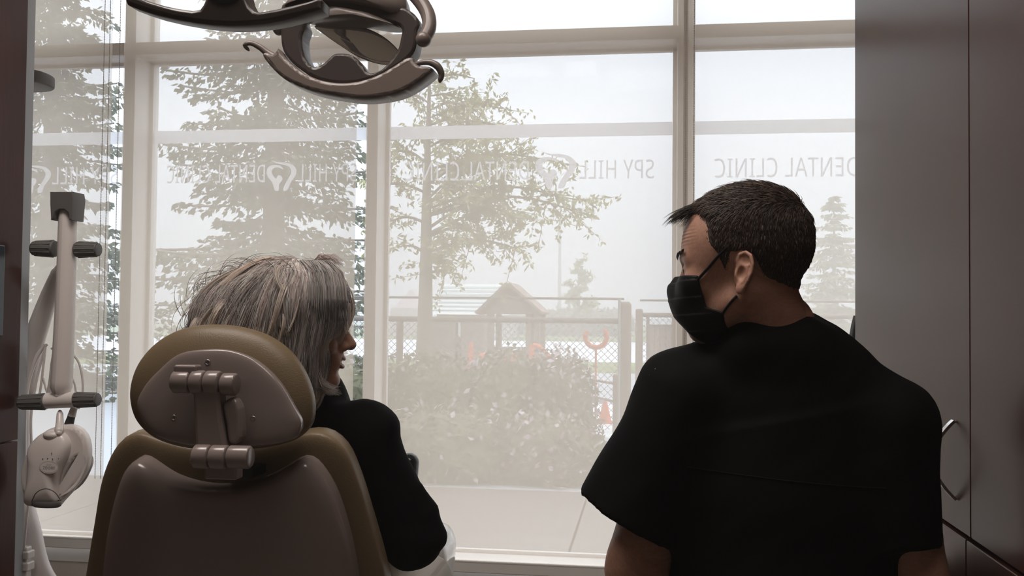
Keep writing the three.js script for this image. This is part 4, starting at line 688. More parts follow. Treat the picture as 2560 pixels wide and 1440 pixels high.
  const legs = (x, y, z) => { let d = ell(x, y, z, A(hip), [0.17, 0.10, 0.14]); for (let i = 0; i < 2; i++) { d = smin(d, cap(x, y, z, [hip.x + (i ? -0.09 : 0.09), hip.y, hip.z], A(kn[i]), 0.075, 0.055), 0.04); d = smin(d, cap(x, y, z, A(kn[i]), A(an[i]), 0.055, 0.042), 0.02); } return d; };
  w.part('trousers', nets(legs, ...boxOf([hip, ...kn, ...an], 0.18), 0.012), cloth);
  const toe = J(1036, 1137, 2.9);
  for (const [a, tp] of [[an[0], toe], [an[1], toe.clone().add(V(-0.13, -0.01, 0))]]) { const heel = V(a.x, a.y - 0.02, a.z - 0.06), t2 = tp.clone().add(V(-0.015, -0.024, 0)); const f = (x, y, z) => smin(cap(x, y, z, A(heel), A(t2), 0.034, 0.030), cap(x, y, z, A(a), A(heel), 0.042, 0.035), 0.02); w.part('shoe', nets(f, ...boxOf([heel, t2, a], 0.07), 0.008), mat([0.007, 0.007, 0.008], 0.18)); }

  // hair: a soft bob. Inner volume and many strands combed from the crown
  const rr = rng(5), hcx = J(668, 806, D + 0.005), RX = 0.123, RY = 0.098, RZ = 0.100;
  const vol = (x, y, z) => {
    let d = ell(x, y, z, A(hcx), [RX, RY - 0.006, RZ]);
    d = smin(d, ell(x, y, z, A(J(640, 860, D)), [0.112, 0.10, 0.088]), 0.04); d = smin(d, ell(x, y, z, A(J(742, 900, D - 0.03)), [0.050, 0.085, 0.05]), 0.04);
    d = smin(d, ell(x, y, z, A(J(800, 760, D + 0.0)), [0.040, 0.055, 0.07]), 0.03);
    d = smin(d, ell(x, y, z, A(J(722, 768, D)), [0.098, 0.083, 0.082]), 0.03);
    return d + 0.003 * nz(x * 30, y * 6, z * 30);
  };
  const hv = nets(vol, [hcx.x - 0.2, hcx.y - 0.22, hcx.z - 0.16], [hcx.x + 0.2, hcx.y + 0.16, hcx.z + 0.16], 0.006);
  const hm = w.part('hair', hv, mat([0.62, 0.57, 0.535], 0.7));
  const list = [], cols = [], crown = J(756, 646, D - 0.0);
  const tone = () => { const k = rr(), g = k < 0.12 ? 0.42 + rr() * 0.14 : k < 0.6 ? 0.70 + rr() * 0.15 : 0.86 + rr() * 0.1, wm = rr() < 0.2 ? 0.90 : 1; return [g, g * (0.92 + rr() * 0.03) * (wm + 0.05 * (1 - wm)), g * (0.88 + rr() * 0.04) * wm]; };
  const lockTone = []; for (let i = 0; i < 90; i++) lockTone.push(0.75 + rr() * 0.5);
  for (let i = 0; i < 5200; i++) {
    // root on the crown line, azimuth az round the head (0 = towards the face, pi/2 = towards us)
    const az = rr() * 6.283, ca = Math.cos(az), sa = Math.sin(az), lk = Math.floor(az / 6.283 * 90), spread = rr();
    const face = clamp(ca * 1.2 - 0.25), L = 1 + 0.0 * face, pts = [], n = 11, out = 1.0 + (rr() ** 3) * 0.045 + (rr() < 0.012 ? 0.05 : 0), wob = (rr() - 0.5) * 0.3 + 0.12 * Math.sin(lk * 2.4), ph = rr() * 6.28, len_ = 0.80 + rr() * 0.28;
    const low = face > 0.45 ? lerp(0.34, 0.62, rr()) : lerp(0.80, 1.12, rr());
    for (let k = 0; k <= n; k++) {
      const t = k / n, th = Math.min(t * len_ * 1.75, 1.62) + 0.10 * spread, a2 = az + wob * t * t + 0.05 * Math.sin(t * 9 + ph), s = Math.sin(th), c = Math.cos(th), drop = Math.max(0, t * len_ * 1.75 - 1.45);
      // from crown over an ellipsoid, then hanging
      const ex = RX * out * 1.03, ey = RY * out * 1.0, ez = RZ * out * 1.03, bl = clamp(t * 2.2), cx0 = lerp(crown.x, hcx.x, bl), cz0 = lerp(crown.z, hcx.z, bl);
      let x = cx0 + Math.cos(a2) * s * ex, y = hcx.y + c * ey + 0.004 * Math.sin(t * 14 + ph) * t, z = cz0 + Math.sin(a2) * s * ez;
      const fall = drop * 0.30 * low; y -= fall; const curl = clamp(fall / 0.12); x += (hcx.x - x) * 0.16 * curl * curl; z += (hcx.z - z) * 0.16 * curl * curl;
      if (Math.cos(a2) < -0.2 && t > 0.45) x -= (t - 0.45) * 0.012;
      pts.push(V(x, y, z));
    }
    list.push(pts); const tn = tone(), q = lockTone[lk] * 0.92; cols.push(tn.map((v) => Math.min(0.95, v * q)));
  }
  // strands lying on the whole surface, combed away from the crown and down
  for (let i = 0; i < 9000; i++) {
    const d = dirOf(rr); if (d.z < -0.45) continue; let t = 0.3; const o = V(hcx.x + 0.03, hcx.y - 0.03, hcx.z - 0.01);
    for (let k = 0; k < 30; k++) { const e = vol(o.x + d.x * t, o.y + d.y * t, o.z + d.z * t); if (Math.abs(e) < 0.0005) break; t -= e * 0.8; }
    let p = o.clone().addScaledVector(d, t); if (p.y < hcx.y - 0.16) continue;
    const pts = [p.clone()], n = 8, L = 0.045 + rr() * 0.06, lean = nz(p.x * 18, p.y * 10, p.z * 18) * 0.9 + (rr() - 0.5) * 0.25, off = 0.0015 + rr() * rr() * 0.007, cr = crown.clone();
    for (let k = 1; k <= n; k++) {
      const g = grad(vol, p), away = p.clone().sub(cr).normalize(); away.y -= 0.75; away.x += lean * 0.6; away.addScaledVector(g, -away.dot(g)).normalize();
      p = p.clone().addScaledVector(away, L / n); const e = vol(p.x, p.y, p.z); p.addScaledVector(g, (off * Math.sin(Math.PI * Math.min(1, 0.15 + k / n)) - e) * 0.8); pts.push(p.clone());
    }
    const last = pts[n]; if (last.x > J(800, 850).x && last.y < J(800, 858).y) continue;
    list.push(pts); const q = 0.92 + 0.75 * nz(d.x * 11, d.y * 3, d.z * 11); cols.push(tone().map((v) => clamp(v * q, 0.05, 0.95)));
    if (i % 90 === 0 && d.z > -0.1) {   // a loose lock following this strand
      const side = V(rr() - 0.5, 0.2 * (rr() - 0.5), rr() - 0.5).normalize(), sw = (rr() - 0.5) * 0.05, br = 0.9 + rr() * 0.1;
      for (let k = 0; k < 26; k++) { const o2 = (rr() - 0.5) * 0.013, li = 0.002 + rr() * 0.005, ph = (rr() - 0.5) * 0.004; list.push(pts.map((p, j) => { const t2 = j / n, g = grad(vol, p); return p.clone().addScaledVector(side, o2 * (1 - 0.55 * t2)).addScaledVector(g, li * (0.4 + t2)).add(V(sw * t2 * t2 + ph * t2, 0, 0)); })); cols.push([br, br * 0.92, br * 0.85]); }
    }
  }
  // front curtain of hair beside the face, and its tips under the chin
  for (let i = 0; i < 3400; i++) {
    const xe = lerp(764, 869, rr() ** 0.8), x0 = lerp(738, 822, clamp((xe - 764) / 105 * 0.8 + rr() * 0.3)), d0 = D + lerp(0.0, -0.092, rr()) * (0.55 + 0.45 * Math.sin(Math.PI * clamp((xe - 740) / 135))), yMax = pw([[764, 992], [788, 988], [798, 905], [815, 868], [840, 840], [869, 814]], xe), y2 = lerp(Math.min(yMax, 800), yMax, 1 - rr() ** 2 * 0.8);
    const xt = y2 > 900 ? lerp(770, 797, rr()) : xe - Math.max(0, y2 - 800) * 0.22, wv = (rr() - 0.5) * 7;
    const pts = [J(x0, 650 + rr() * 16, D - 0.02), J(lerp(x0, xe, 0.70), 676 + rr() * 10, lerp(D, d0, 0.6)), J(xe - 1, 735, d0), J(xe - 2 + wv * 0.5, 790, d0), J(lerp(xe, xt, 0.6) + wv, lerp(790, y2, 0.5), d0), J(xt, y2, d0)];
    list.push(new THREE.CatmullRomCurve3(pts).getPoints(9)); const q = 0.75 + 0.35 * nz(xe * 0.12, d0 * 60, 1); cols.push(tone().map((v) => v * q));
  }
  for (let i = 0; i < 420; i++) { const y0 = 880 + rr() * 60, x0 = 768 + rr() * 26, d0 = D - 0.06 + rr() * 0.04, pts = [J(x0, y0, d0), J(x0 + 6 + rr() * 10, Math.min(y0 + 50, 955) + rr() * 15, d0), J(x0 + 22 + rr() * 42, 966 + rr() * 24, d0 + 0.01)]; list.push(new THREE.CatmullRomCurve3(pts).getPoints(8)); cols.push(tone()); }
  // flyaways round the top and the back
  for (let i = 0; i < 260; i++) { const a0 = lerp(3.5, 0.25, rr()), r0 = 1.0, p = V(hcx.x + Math.cos(a0) * RX * r0, hcx.y + Math.sin(a0) * RY, hcx.z + (rr() - 0.5) * 0.15), tg = V(-Math.sin(a0), Math.cos(a0), (rr() - 0.5) * 0.8).multiplyScalar(rr() < 0.65 ? 1 : -1), nr = V(Math.cos(a0), Math.sin(a0), 0), L = 0.02 + rr() * 0.045; list.push([0, 0.2, 0.4, 0.6, 0.8, 1].map((s) => p.clone().addScaledVector(tg, L * s).addScaledVector(nr, L * (0.75 * s - 0.62 * s * s)))); cols.push(tone().map((v) => v * 0.7)); }
  for (let i = 0; i < 80; i++) { const p = J(778 + rr() * 36, 655 + rr() * 6, D), q = J(795 + rr() * 40, 634 + rr() * 12, D + (rr() - 0.5) * 0.04), e = J(838 + rr() * 26, 648 + rr() * 25, D + (rr() - 0.5) * 0.05); list.push(new THREE.CatmullRomCurve3([p, q, e]).getPoints(8)); cols.push(tone()); }
  w.part('hair_strands', hairs(list, 0.00062, cols), silver, hm, { kind: 'stuff' });
}
// ---------------------------------------------------------------- outdoors, seen through the blinds
const GY = -0.1;   // ground level outside
const gnd = (px, d) => V(at(px, 800, d).x, GY, -d);
const grassTex = tex(256, 256, (u, v) => { const k = 1 + 0.25 * tnz(u, v, 12, 1) + 0.3 * tnz(u, v, 50, 2); return [112 * k, 122 * k, 70 * k]; }); grassTex.repeat.set(0.7, 0.7);
const slabTex = tex(256, 256, (u, v) => { const k = 1 + 0.05 * tnz(u, v, 9, 1) + 0.06 * tnz(u, v, 60, 2); return [104 * k, 95 * k, 91 * k]; }); slabTex.repeat.set(0.5, 0.5);
const M2 = {
  lawn: mat('#ffffff', 0.95, { map: grassTex }), slab: mat('#ffffff', 0.5, { map: slabTex }), concrete: mat([0.72, 0.72, 0.74], 0.7), road: mat([0.68, 0.69, 0.72], 0.6),
  bark: mat([0.24, 0.205, 0.17], 0.9), post: mat([0.20, 0.16, 0.135], 0.85), rail: mat([0.17, 0.15, 0.135], 0.7), galv: mat([0.30, 0.30, 0.30], 0.5, { metalness: 0.4 }),
  leaf: mat('#ffffff', 0.8, { vertexColors: true, side: THREE.DoubleSide, transmission: 0.42, thickness: 0 }), orange: mat([0.62, 0.13, 0.05], 0.6), wood: mat([0.24, 0.185, 0.15], 0.85),
};
struct('ground', box(-60, 60, -0.5, GY, -140, -6.75), M2.lawn);
struct('forecourt', box(-40, 40, GY - 0.05, GY + 0.008, -21, -6.76), mat([0.36, 0.37, 0.39], 0.5));
const pave = new THREE.Group(); pave.name = 'pavement'; pave.userData.kind = 'structure'; scene.add(pave);
{
  const xs = [-14, -9.2, -6.4, at(1435, 1330, 5.4).x - 3.1, at(1435, 1330, 5.4).x - 1.55, at(1435, 1330, 5.4).x, 1.2, 2.8, 5, 9, 14];
  for (let i = 0; i + 1 < xs.length; i++) struct('paving_slab', box(xs[i] + 0.006, xs[i + 1] - 0.006, -0.5, GY + 0.02, -6.75, -DG - 0.06, 0.008), M2.slab, pave);
}
struct('wall_exterior', [box(-14, XL - T, -0.5, 3.4, -DG - 0.05, -DG + 0.2), box(XR + T, 14, -0.5, 3.4, -DG - 0.05, -DG + 0.2), box(XL - T, XR + T, CEIL + 0.2, 3.4, -DG - 0.05, -DG + 0.2), box(XL - T, XR + T, -0.5, railLow - 0.002, -DG - 0.055, -DG - 0.032)], M.wall);
struct('patio', box(at(1462, 1050, 12).x, at(1800, 1050, 12).x, GY - 0.1, GY + 0.012, -13.6, -9.9, 0.01), M2.concrete);
struct('road', box(-60, 60, GY - 0.1, GY + 0.012, -46, -26, 0.01), M2.road);

const dirR = (rr) => { const z = rr() * 2 - 1, a = rr() * 6.283, s = Math.sqrt(1 - z * z); return V(s * Math.cos(a), z, s * Math.sin(a)); };
// a spruce: straight trunk, whorls of drooping boughs hung with short needle sprays
function spruce(base, height, spread, label, seed, per, blade, low, dark = 1) {
  const rr = rng(seed), t = new Thing('spruce_tree', label, 'tree', base, { group: 'spruce trees outside' }), list = [], boughs = [];
  const up = (h) => V(base.x, base.y + h, base.z);
  t.part('trunk', cyl(up(0), up(height), height * 0.022, 0.01, 12), M2.bark);
  const step = height / per;
  for (let h = low; h < height * 0.985; h += step * (0.7 + rr() * 0.5)) {
    const f = 1 - (h - low) / (height - low), L0 = spread * (0.12 + 0.88 * f ** 0.85), nB = 6 + Math.floor(rr() * 3);
    for (let b = 0; b < nB; b++) {
      const an = (b + rr() * 0.7) / nB * 6.283 + h * 3, L = L0 * (0.48 + rr() * 0.66), ox = Math.cos(an), oz = Math.sin(an), n = Math.max(4, Math.round(L / blade * 2.1)), hh = h + (rr() - 0.5) * step;
      const pt = (s) => V(base.x + ox * L * s, base.y + hh - L * (0.30 * s - 0.02) + L * 0.16 * s * s * s, base.z + oz * L * s);
      if (boughs.length < 260) boughs.push(tube([pt(0), pt(0.5), pt(1)], 0.008 + L * 0.005, 4, 4));
      for (let i = 0; i <= n; i++) {
        const s = 0.1 + 0.9 * i / n, p = pt(s), w = L * 0.30 * (1 - s * 0.75) + 0.03;
        for (let k = 0; k < 5; k++) {
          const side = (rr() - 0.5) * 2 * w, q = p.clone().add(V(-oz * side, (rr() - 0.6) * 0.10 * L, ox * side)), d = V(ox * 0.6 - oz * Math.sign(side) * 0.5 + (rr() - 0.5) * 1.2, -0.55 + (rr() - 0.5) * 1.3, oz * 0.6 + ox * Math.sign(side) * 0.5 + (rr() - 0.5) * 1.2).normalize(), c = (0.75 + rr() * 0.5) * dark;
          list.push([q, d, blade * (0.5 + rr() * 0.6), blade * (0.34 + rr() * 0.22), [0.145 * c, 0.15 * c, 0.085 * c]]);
        }
      }
    }
  }
  t.part('boughs', boughs, M2.bark, undefined, { kind: 'stuff' });
  t.part('foliage', blades(list), M2.leaf, undefined, { kind: 'stuff' });
}
spruce(gnd(680, 13.2), 9.5, 2.2, 'large spruce directly behind the woman, outside the window', 11, 36, 0.135, 0.2);
spruce(gnd(120, 14.5), 10.0, 2.1, 'spruce outside behind the white lamp, by the narrow blind', 12, 34, 0.15, 0.2);
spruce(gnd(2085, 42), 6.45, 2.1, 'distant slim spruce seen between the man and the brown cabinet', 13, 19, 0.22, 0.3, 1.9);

// a broad-leaved tree: trunk, forked limbs, twigs, leaves set along the twigs
function leafTree(base, label, seed, opt) {
  const rr = rng(seed), t = new Thing('leafy_tree', label, 'tree', base), limbs = [], list = [];
  const top = base.clone().add(V(opt.lean, opt.height, 0));
  t.part('trunk', taper([base, base.clone().lerp(top, 0.35).add(V(0.02, 0, 0)), base.clone().lerp(top, 0.7), top], [opt.r, opt.r * 0.85, opt.r * 0.5, opt.r * 0.12], 20, 12), M2.bark);
  const leafAt = (p, n, s) => { for (let i = 0; i < n; i++) { const d = dirR(rr); d.y -= 0.5; d.normalize(); const q = p.clone().addScaledVector(dirR(rr), rr() * s), c = 0.7 + rr() * 0.6; list.push([q, d, opt.leaf * (0.7 + rr() * 0.6), opt.leaf * (0.4 + rr() * 0.15), [0.34 * c, 0.335 * c, 0.15 * c]]); } };
  for (const [h, an, L, rise] of opt.limbs(rr)) {
    const o = base.clone().lerp(top, h), e = o.clone().add(V(Math.cos(an) * L, rise * L, Math.sin(an) * L * 0.8)), m = o.clone().lerp(e, 0.5).add(V(0, L * 0.12, 0));
    const c = new THREE.CatmullRomCurve3([o, m, e]); limbs.push(taper([o, m, e], [opt.r * 0.32 * (1.2 - h), opt.r * 0.16, 0.006], 8, 6));
    const nt = Math.round(L * opt.twigs);
    for (let i = 0; i < nt; i++) {
      const p = c.getPoint(0.18 + 0.82 * (i + rr()) / nt), d = dirR(rr); d.y = d.y * 0.6 + 0.05; d.x += Math.cos(an) * 0.5; d.normalize(); const l = 0.16 + rr() * 0.34, q = p.clone().addScaledVector(d, l); q.y -= l * 0.15;
      limbs.push(cyl(p, q, 0.005, 0.002, 4));
      for (let k = 1; k <= 5; k++) leafAt(p.clone().lerp(q, k / 5), opt.per, 0.06);
    }
  }
  t.part('limbs', limbs, M2.bark, undefined, { kind: 'stuff' }); t.part('foliage', blades(list), M2.leaf, undefined, { kind: 'stuff' });
}
leafTree(gnd(1053, 9.6), 'leafy tree with a straight trunk outside, between the woman and the man', 21, {
  height: 3.75, lean: 0.06, r: 0.092, leaf: 0.064, twigs: 14, per: 5,
  limbs: (rr) => { const l = []; for (let h = 0.44; h < 0.98; h += 0.0205) { const right = rr() < 0.6, an = right ? (rr() - 0.5) * 2.0 : Math.PI + (rr() - 0.5) * 2.2, reach = pw([[0.44, 0.4], [0.54, 0.8], [0.68, 1.3], [0.8, 1.0], [0.98, 0.45]], h); l.push([h, an, reach * (0.45 + rr() * 0.65) * (right ? 1 : 0.75), -0.05 + rr() * 0.35]); } l.push([0.5, 0.1, 1.05, 0.02], [0.62, 0.05, 1.55, 0.05], [0.6, -0.1, 1.75, 0.0], [0.7, 0.2, 1.4, 0.1], [0.55, 0.3, 1.2, 0.1]); return l; },
});
leafTree(gnd(1445, 50), 'pale small round tree far behind the fence, near the street light', 23, { height: 4.2, lean: 0, r: 0.1, leaf: 0.2, twigs: 12, per: 4, limbs: (rr) => { const l = []; for (let h = 0.35; h < 1; h += 0.05) l.push([h, rr() * 6.283, 1.15 * (1.2 - h), 0.4]); return l; } });
// street light
{
  const b = gnd(1398, 62), t = new Thing('street_light', 'tall street light with curved arm far beyond the fence', 'street light', b), y = at(1400, 560, 62).y, m = mat([0.42, 0.43, 0.44], 0.5), tip = at(1442, 522, 62);
  t.part('pole', cyl(b, V(b.x, y, b.z), 0.13, 0.075, 12), m); t.part('arm', tube([V(b.x, y - 0.05, b.z), at(1404, 538, 62), at(1417, 526, 62), tip], 0.06, 16, 8), m); t.part('lantern', new THREE.SphereGeometry(0.3, 12, 8).scale(1.4, 0.35, 0.6).translate(tip.x, tip.y, tip.z), m);
}
// low shrubs behind the fence
function bush(t, base, rx, ry, rz, n, leaf, col, seed, flowers) {
  const rr = rng(seed), list = [];
  const core = new THREE.IcosahedronGeometry(1, 3), p = core.attributes.position; for (let i = 0; i < p.count; i++) { const k = 0.86 + 0.16 * nz(p.getX(i) * 2.2 + seed, p.getY(i) * 2.2, p.getZ(i) * 2.2); p.setXYZ(i, p.getX(i) * k * rx * 0.9, Math.max(0, p.getY(i) * k * 0.9 + 0.5) * ry, p.getZ(i) * k * rz * 0.9); } core.computeVertexNormals(); core.translate(base.x, base.y, base.z);
  const br = t.part('inner_core', core, mat(col.map((c) => c * 0.8), 1));  // solid darker blob behind the leaves, so the bush is not see-through
  for (let i = 0; i < n; i++) { const d = dirR(rr), k = 0.86 + 0.16 * nz(d.x * 2.2 + seed, d.y * 2.2, d.z * 2.2) + (rr() - 0.5) * 0.16, q = V(base.x + d.x * k * rx, base.y + Math.max(0.02, d.y * k + 0.5) * ry, base.z + d.z * k * rz), c = 0.65 + rr() * 0.7, fl = flowers && rr() < flowers; list.push([q, dirR(rr), leaf * (0.7 + rr() * 0.6), leaf * (fl ? 0.8 : 0.5), fl ? [0.62, 0.5, 0.55] : col.map((x) => x * c)]); }
  t.part('foliage', blades(list), M2.leaf, undefined, { kind: 'stuff' });
}
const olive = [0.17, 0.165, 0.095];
const hedge = new Thing('hedge', 'olive green flowering hedge outside, in front of the chain-link fence', 'hedge', gnd(1180, 7.95));
bush(hedge, gnd(1080, 7.9), 0.60, 0.66, 0.42, 3000, 0.06, olive, 31, 0.03); bush(hedge, gnd(1262, 7.95), 0.52, 0.68, 0.42, 2800, 0.06, olive, 32, 0.06); bush(hedge, gnd(1398, 7.9), 0.38, 0.70, 0.38, 2400, 0.055, [0.17, 0.155, 0.11], 33, 0.16); bush(hedge, gnd(900, 7.9), 0.58, 0.62, 0.42, 2000, 0.06, olive, 34, 0.02);
const cover = new Thing('ground_cover', 'low pale ground cover along the pavement outside, below the hedge', 'plant', gnd(1240, 7.12));
bush(cover, gnd(1110, 7.13), 0.72, 0.40, 0.32, 2200, 0.055, [0.19, 0.175, 0.11], 35, 0.08); bush(cover, gnd(1375, 7.15), 0.50, 0.38, 0.30, 1700, 0.055, [0.20, 0.18, 0.125], 36, 0.12);
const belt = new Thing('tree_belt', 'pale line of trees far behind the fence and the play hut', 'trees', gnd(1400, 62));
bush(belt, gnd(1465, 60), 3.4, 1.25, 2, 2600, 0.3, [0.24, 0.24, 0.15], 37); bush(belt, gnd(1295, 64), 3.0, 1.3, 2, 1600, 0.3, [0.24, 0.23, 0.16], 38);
// chain link fence with wooden posts
function fence(x0, x1, d, y0, y1, rails, label, wire) {
  const t = new Thing('chain_link_fence', label, 'fence', V((x0 + x1) / 2, GY, -d)), g = [], s = 0.075, W = x1 - x0, H = y1 - y0;
  for (const [y, r, m] of rails) t.part('rail', cyl(V(x0, y, -d), V(x1, y, -d), r, r, 10), m);
  for (let k = -Math.ceil(H / s); k < W / s; k++) for (const f of [1, -1]) {
    let a = Math.max(k * s, 0), b = Math.min(k * s + H, W); if (b - a < 0.02) continue; const Y = (u) => (f > 0 ? y0 + (u - k * s) : y1 - (u - k * s));
    g.push(new THREE.CylinderGeometry(wire, wire, Math.hypot(b - a, b - a), 3, 1, true).rotateZ(f > 0 ? -Math.PI / 4 : Math.PI / 4).translate(x0 + (a + b) / 2, (Y(a) + Y(b)) / 2, -d + f * 0.003));
  }
  t.part('chain_mesh', g, M2.galv, undefined, { kind: 'stuff' }); return t;
}
const dF = 10.4, yR = at(1300, 800, dF).y;
const F1 = fence(gnd(700, dF).x, gnd(1560, dF).x, dF, GY + 0.03, yR, [[yR, 0.032, M2.rail], [at(1400, 746, dF).y, 0.014, M2.rail]], 'chain-link fence with a thick top rail behind the shrubs', 0.0035);
const post = (px, d, top, w, n = 'fence_post') => { const b = gnd(px, d), h = at(px, top, d).y; return [box(b.x - w / 2, b.x + w / 2, GY - 0.02, h, -d - w / 2, -d + w / 2, w * 0.3), n]; };
for (const [px, top, w] of [[1562, 754, 0.14], [1000, 790, 0.07]]) F1.part('fence_post', post(px, dF, top, w)[0], M2.post);
F1.part('upper_post', cyl(V(gnd(1549, dF).x, GY, -dF + 0.08), V(gnd(1549, dF).x, at(1549, 745, dF).y, -dF + 0.08), 0.016), M2.galv);
const F2 = fence(gnd(1600, 12).x, gnd(2330, 12).x, 12, GY + 0.03, at(1700, 790, 12).y, [[at(1700, 788, 12).y, 0.03, M2.rail], [at(1800, 752, 12).y, 0.014, M2.rail]], 'chain-link gate fence outside behind the man', 0.0035);
for (const [px, top] of [[1598, 772], [2010, 765]]) F2.part('fence_post', post(px, 12, top, 0.09)[0], M2.post);
for (const px of [1620]) F2.part('gate_stile', cyl(V(gnd(px, 12).x, GY, -12 + 0.03), V(gnd(px, 12).x, at(px, 790, 12).y, -12 + 0.03), 0.02), M2.rail);
// low handrail in front of the patio
{
  const d = 9.6, t = new Thing('low_fence', 'low wooden barrier outside beside the white patio', 'fence', gnd(1500, d));
  for (const px of [1455, 1540]) t.part('post', post(px, d, 935, 0.055)[0], M2.post);
  t.part('rail', cyl(at(1455, 945, d), at(1540, 960, d), 0.012), M2.post); t.part('rail', cyl(at(1455, 985, d), at(1540, 1005, d), 0.012), M2.post);
}
// play hut with a gable, posts and railings
{
  const d = 17, t = new Thing('play_hut', 'wooden play hut with a gabled roof outside, behind the chain-link fence', 'play hut', gnd(1285, d));
  const A = at(1208, 786, d), B = at(1282, 714, d), C = at(1362, 786, d);
  const roof = (p, q) => { const n = V(-(q.y - p.y), q.x - p.x, 0).normalize().multiplyScalar(0.05), s = new THREE.Shape([[p.x, p.y], [q.x, q.y], [q.x + n.x, q.y + n.y], [p.x + n.x, p.y + n.y]].map((v) => new THREE.Vector2(...v))); const g = new THREE.ExtrudeGeometry(s, { depth: 1.3, bevelEnabled: false }); g.translate(0, 0, -d - 0.6); return g; };
  t.part('roof_slope', roof(A, B), M2.wood); t.part('roof_slope', roof(B, C), M2.wood);
  t.part('gable', new THREE.ExtrudeGeometry(new THREE.Shape([A, B, C].map((p) => new THREE.Vector2(p.x, p.y))), { depth: 0.04, bevelEnabled: false }).translate(0, 0, -d + 0.5), M2.wood);
  for (const px of [1215, 1238, 1330, 1350]) for (const z of [0.45, -0.45]) t.part('post', box(gnd(px, d).x - 0.05, gnd(px, d).x + 0.05, GY, A.y + 0.05, -d + z - 0.05, -d + z + 0.05), M2.wood);
  for (let i = 0; i < 9; i++) { const x = lerp(gnd(1240, d).x, gnd(1328, d).x, i / 8); t.part('board', box(x - 0.035, x + 0.035, GY + 0.12, at(1285, 900, d).y + 0.25, -d + 0.42, -d + 0.46), M2.wood); }
  t.part('deck', box(gnd(1215, d).x, gnd(1350, d).x, GY, GY + 0.12, -d - 0.5, -d + 0.5), M2.wood);
}
{
  const d = 15.5, t = new Thing('timber_frame', 'dark timber climbing frame outside, between tree trunk and play hut', 'play frame', gnd(1140, d));
  for (const px of [1112, 1186]) { const p = gnd(px, d); t.part('post', box(p.x - 0.2, p.x + 0.2, GY, at(px, 792, d).y, -d - 0.15, -d + 0.15, 0.02), M2.wood); }
  t.part('beam', box(gnd(1095, d).x, gnd(1215, d).x, at(1150, 800, d).y, at(1150, 786, d).y, -d - 0.1, -d + 0.1, 0.01), M2.wood);
  t.part('panel', box(gnd(1112, d).x, gnd(1200, d).x, GY, at(1150, 842, d).y, -d - 0.05, -d + 0.05, 0.01), M2.wood);
}
// building with a pale roof
{
  const d = 48, t = new Thing('pale_roofed_building', 'low building with pale ribbed roof far behind the leafy tree', 'building', gnd(1170, d)), a = at(1075, 786, d), b = at(1275, 706, d);
  t.part('wall', box(a.x + 0.4, b.x - 0.4, GY, a.y + 0.15, -d - 6, -d), mat([0.5, 0.48, 0.47], 0.8));
  const roof = new THREE.ExtrudeGeometry(new THREE.Shape([[-d + 0.5, a.y], [-d - 3, b.y], [-d - 6.5, a.y]].map((q) => new THREE.Vector2(...q))), { depth: b.x - a.x, bevelEnabled: false }); { const p = roof.attributes.position; for (let i = 0; i < p.count; i++) p.setXYZ(i, a.x + p.getZ(i), p.getY(i), p.getX(i)); roof.index ? 0 : 0; roof.computeVertexNormals(); }
  t.part('roof', roof, mat([0.55, 0.60, 0.58], 0.6));
  for (let i = 1; i < 8; i++) { const k = i / 8; t.part('roof_rib', box(a.x, b.x, lerp(a.y, b.y, k), lerp(a.y, b.y, k) + 0.06, lerp(-d + 0.52, -d - 2.9, k) - 0.03, lerp(-d + 0.52, -d - 2.9, k) + 0.05), mat([0.46, 0.51, 0.5], 0.6)); }
}
{
  const d = 55; const t = new Thing('house', 'pinkish house far away at the left of the tree trunk', 'building', gnd(1000, d)), a = at(975, 800, d), b = at(1040, 745, d);
  t.part('wall', box(a.x, b.x, GY, at(1000, 770, d).y, -d - 4, -d), mat([0.45, 0.38, 0.36], 0.8)); t.part('roof', new THREE.ConeGeometry((b.x - a.x) * 0.8, 1.2, 4).rotateY(Math.PI / 4).translate((a.x + b.x) / 2, at(1000, 770, d).y + 0.6, -d - 2), mat([0.4, 0.33, 0.32], 0.8));
}
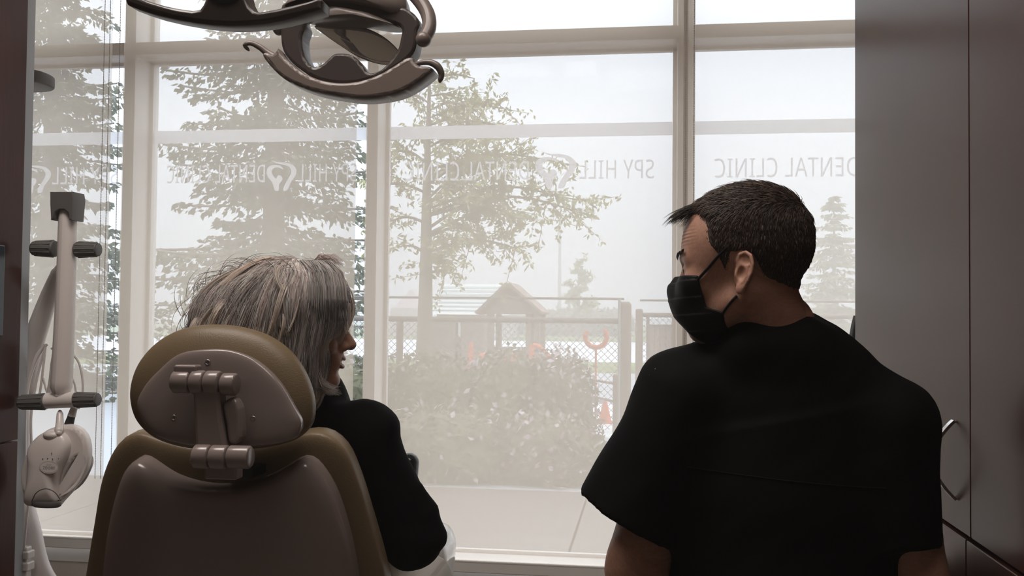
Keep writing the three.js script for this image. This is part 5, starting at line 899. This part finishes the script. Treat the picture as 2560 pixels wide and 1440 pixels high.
// garden shed seen between fence and man
{
  const d = 21, a = gnd(1622, d), b = gnd(1750, d), y = at(1680, 812, d).y, t = new Thing('garden_shed', 'reddish brown shed with a pale roof outside, behind the fence posts beside the man', 'shed', V((a.x + b.x) / 2, GY, -d));
  for (let i = 0; i < 9; i++) t.part('plank', box(lerp(a.x, b.x, i / 9) + 0.006, lerp(a.x, b.x, (i + 1) / 9) - 0.006, GY, y, -d - 1.4, -d), mat([0.26, 0.17, 0.14], 0.85));
  t.part('roof', box(a.x - 0.1, b.x + 0.1, y, y + 0.14, -d - 1.5, -d + 0.15, 0.01), mat([0.66, 0.67, 0.68], 0.6));
}
// orange play things
const toy = (name, g, label) => single(name, g, M2.orange, label, 'toy');
{
  const c = gnd(1514, 11.2); toy('traffic_cone', [lathe([[0.11, 0], [0.11, 0.02], [0.075, 0.025], [0.02, 0.26], [0.0001, 0.262]], 20).translate(c.x, GY + 0.012, c.z)], 'small orange cone standing on the white patio');
  const r = at(1490, 842, 10.9); toy('play_ring', [new THREE.TorusGeometry(0.12, 0.028, 10, 28, 4.4).rotateZ(2.6).translate(r.x, r.y, r.z), cyl(V(r.x, GY, r.z), V(r.x, r.y - 0.13, r.z), 0.012)], 'orange open ring on a stem by the chain-link fence');
  const s0 = at(1332, 862, 13), s1 = at(1392, 905, 13); toy('play_slide', [tube([V(s0.x, s0.y, -13), at(1350, 868, 13), at(1372, 890, 13), s1], 0.03, 20, 8), box(s0.x - 0.05, s0.x + 0.03, GY, s0.y, -13.04, -12.96), box(s1.x - 0.03, s1.x + 0.03, GY, s1.y, -13.04, -12.96)], 'orange slide rail outside, right of the play hut');
  const p = at(1272, 892, 12.6); toy('spring_rider', [tube([at(1258, 902, 12.6), at(1270, 890, 12.6), at(1286, 888, 12.6), at(1290, 900, 12.6)], 0.025, 16, 8), cyl(V(at(1280, 900, 12.6).x, GY, -12.6), at(1280, 895, 12.6), 0.022)], 'orange arch on a post outside, below the hut gable');
  const q0 = at(1178, 858, 13.5), q1 = V(at(1160, 925, 13.5).x, GY, -13.5); toy('swing_pole', [cyl(q1, q0, 0.035), cyl(V(q0.x, GY, -13.9), q0, 0.03)], 'leaning orange pole outside, in front of the timber frame');
  const k = at(1210, 892, 12.8); toy('spring_rider', [new THREE.SphereGeometry(0.06, 14, 10).scale(1.4, 0.9, 0.8).translate(k.x, k.y, k.z), cyl(V(k.x, GY, k.z), k, 0.018)], 'small orange rider on a stem outside, left of the orange arch');
}
renderer.render(scene, camera);
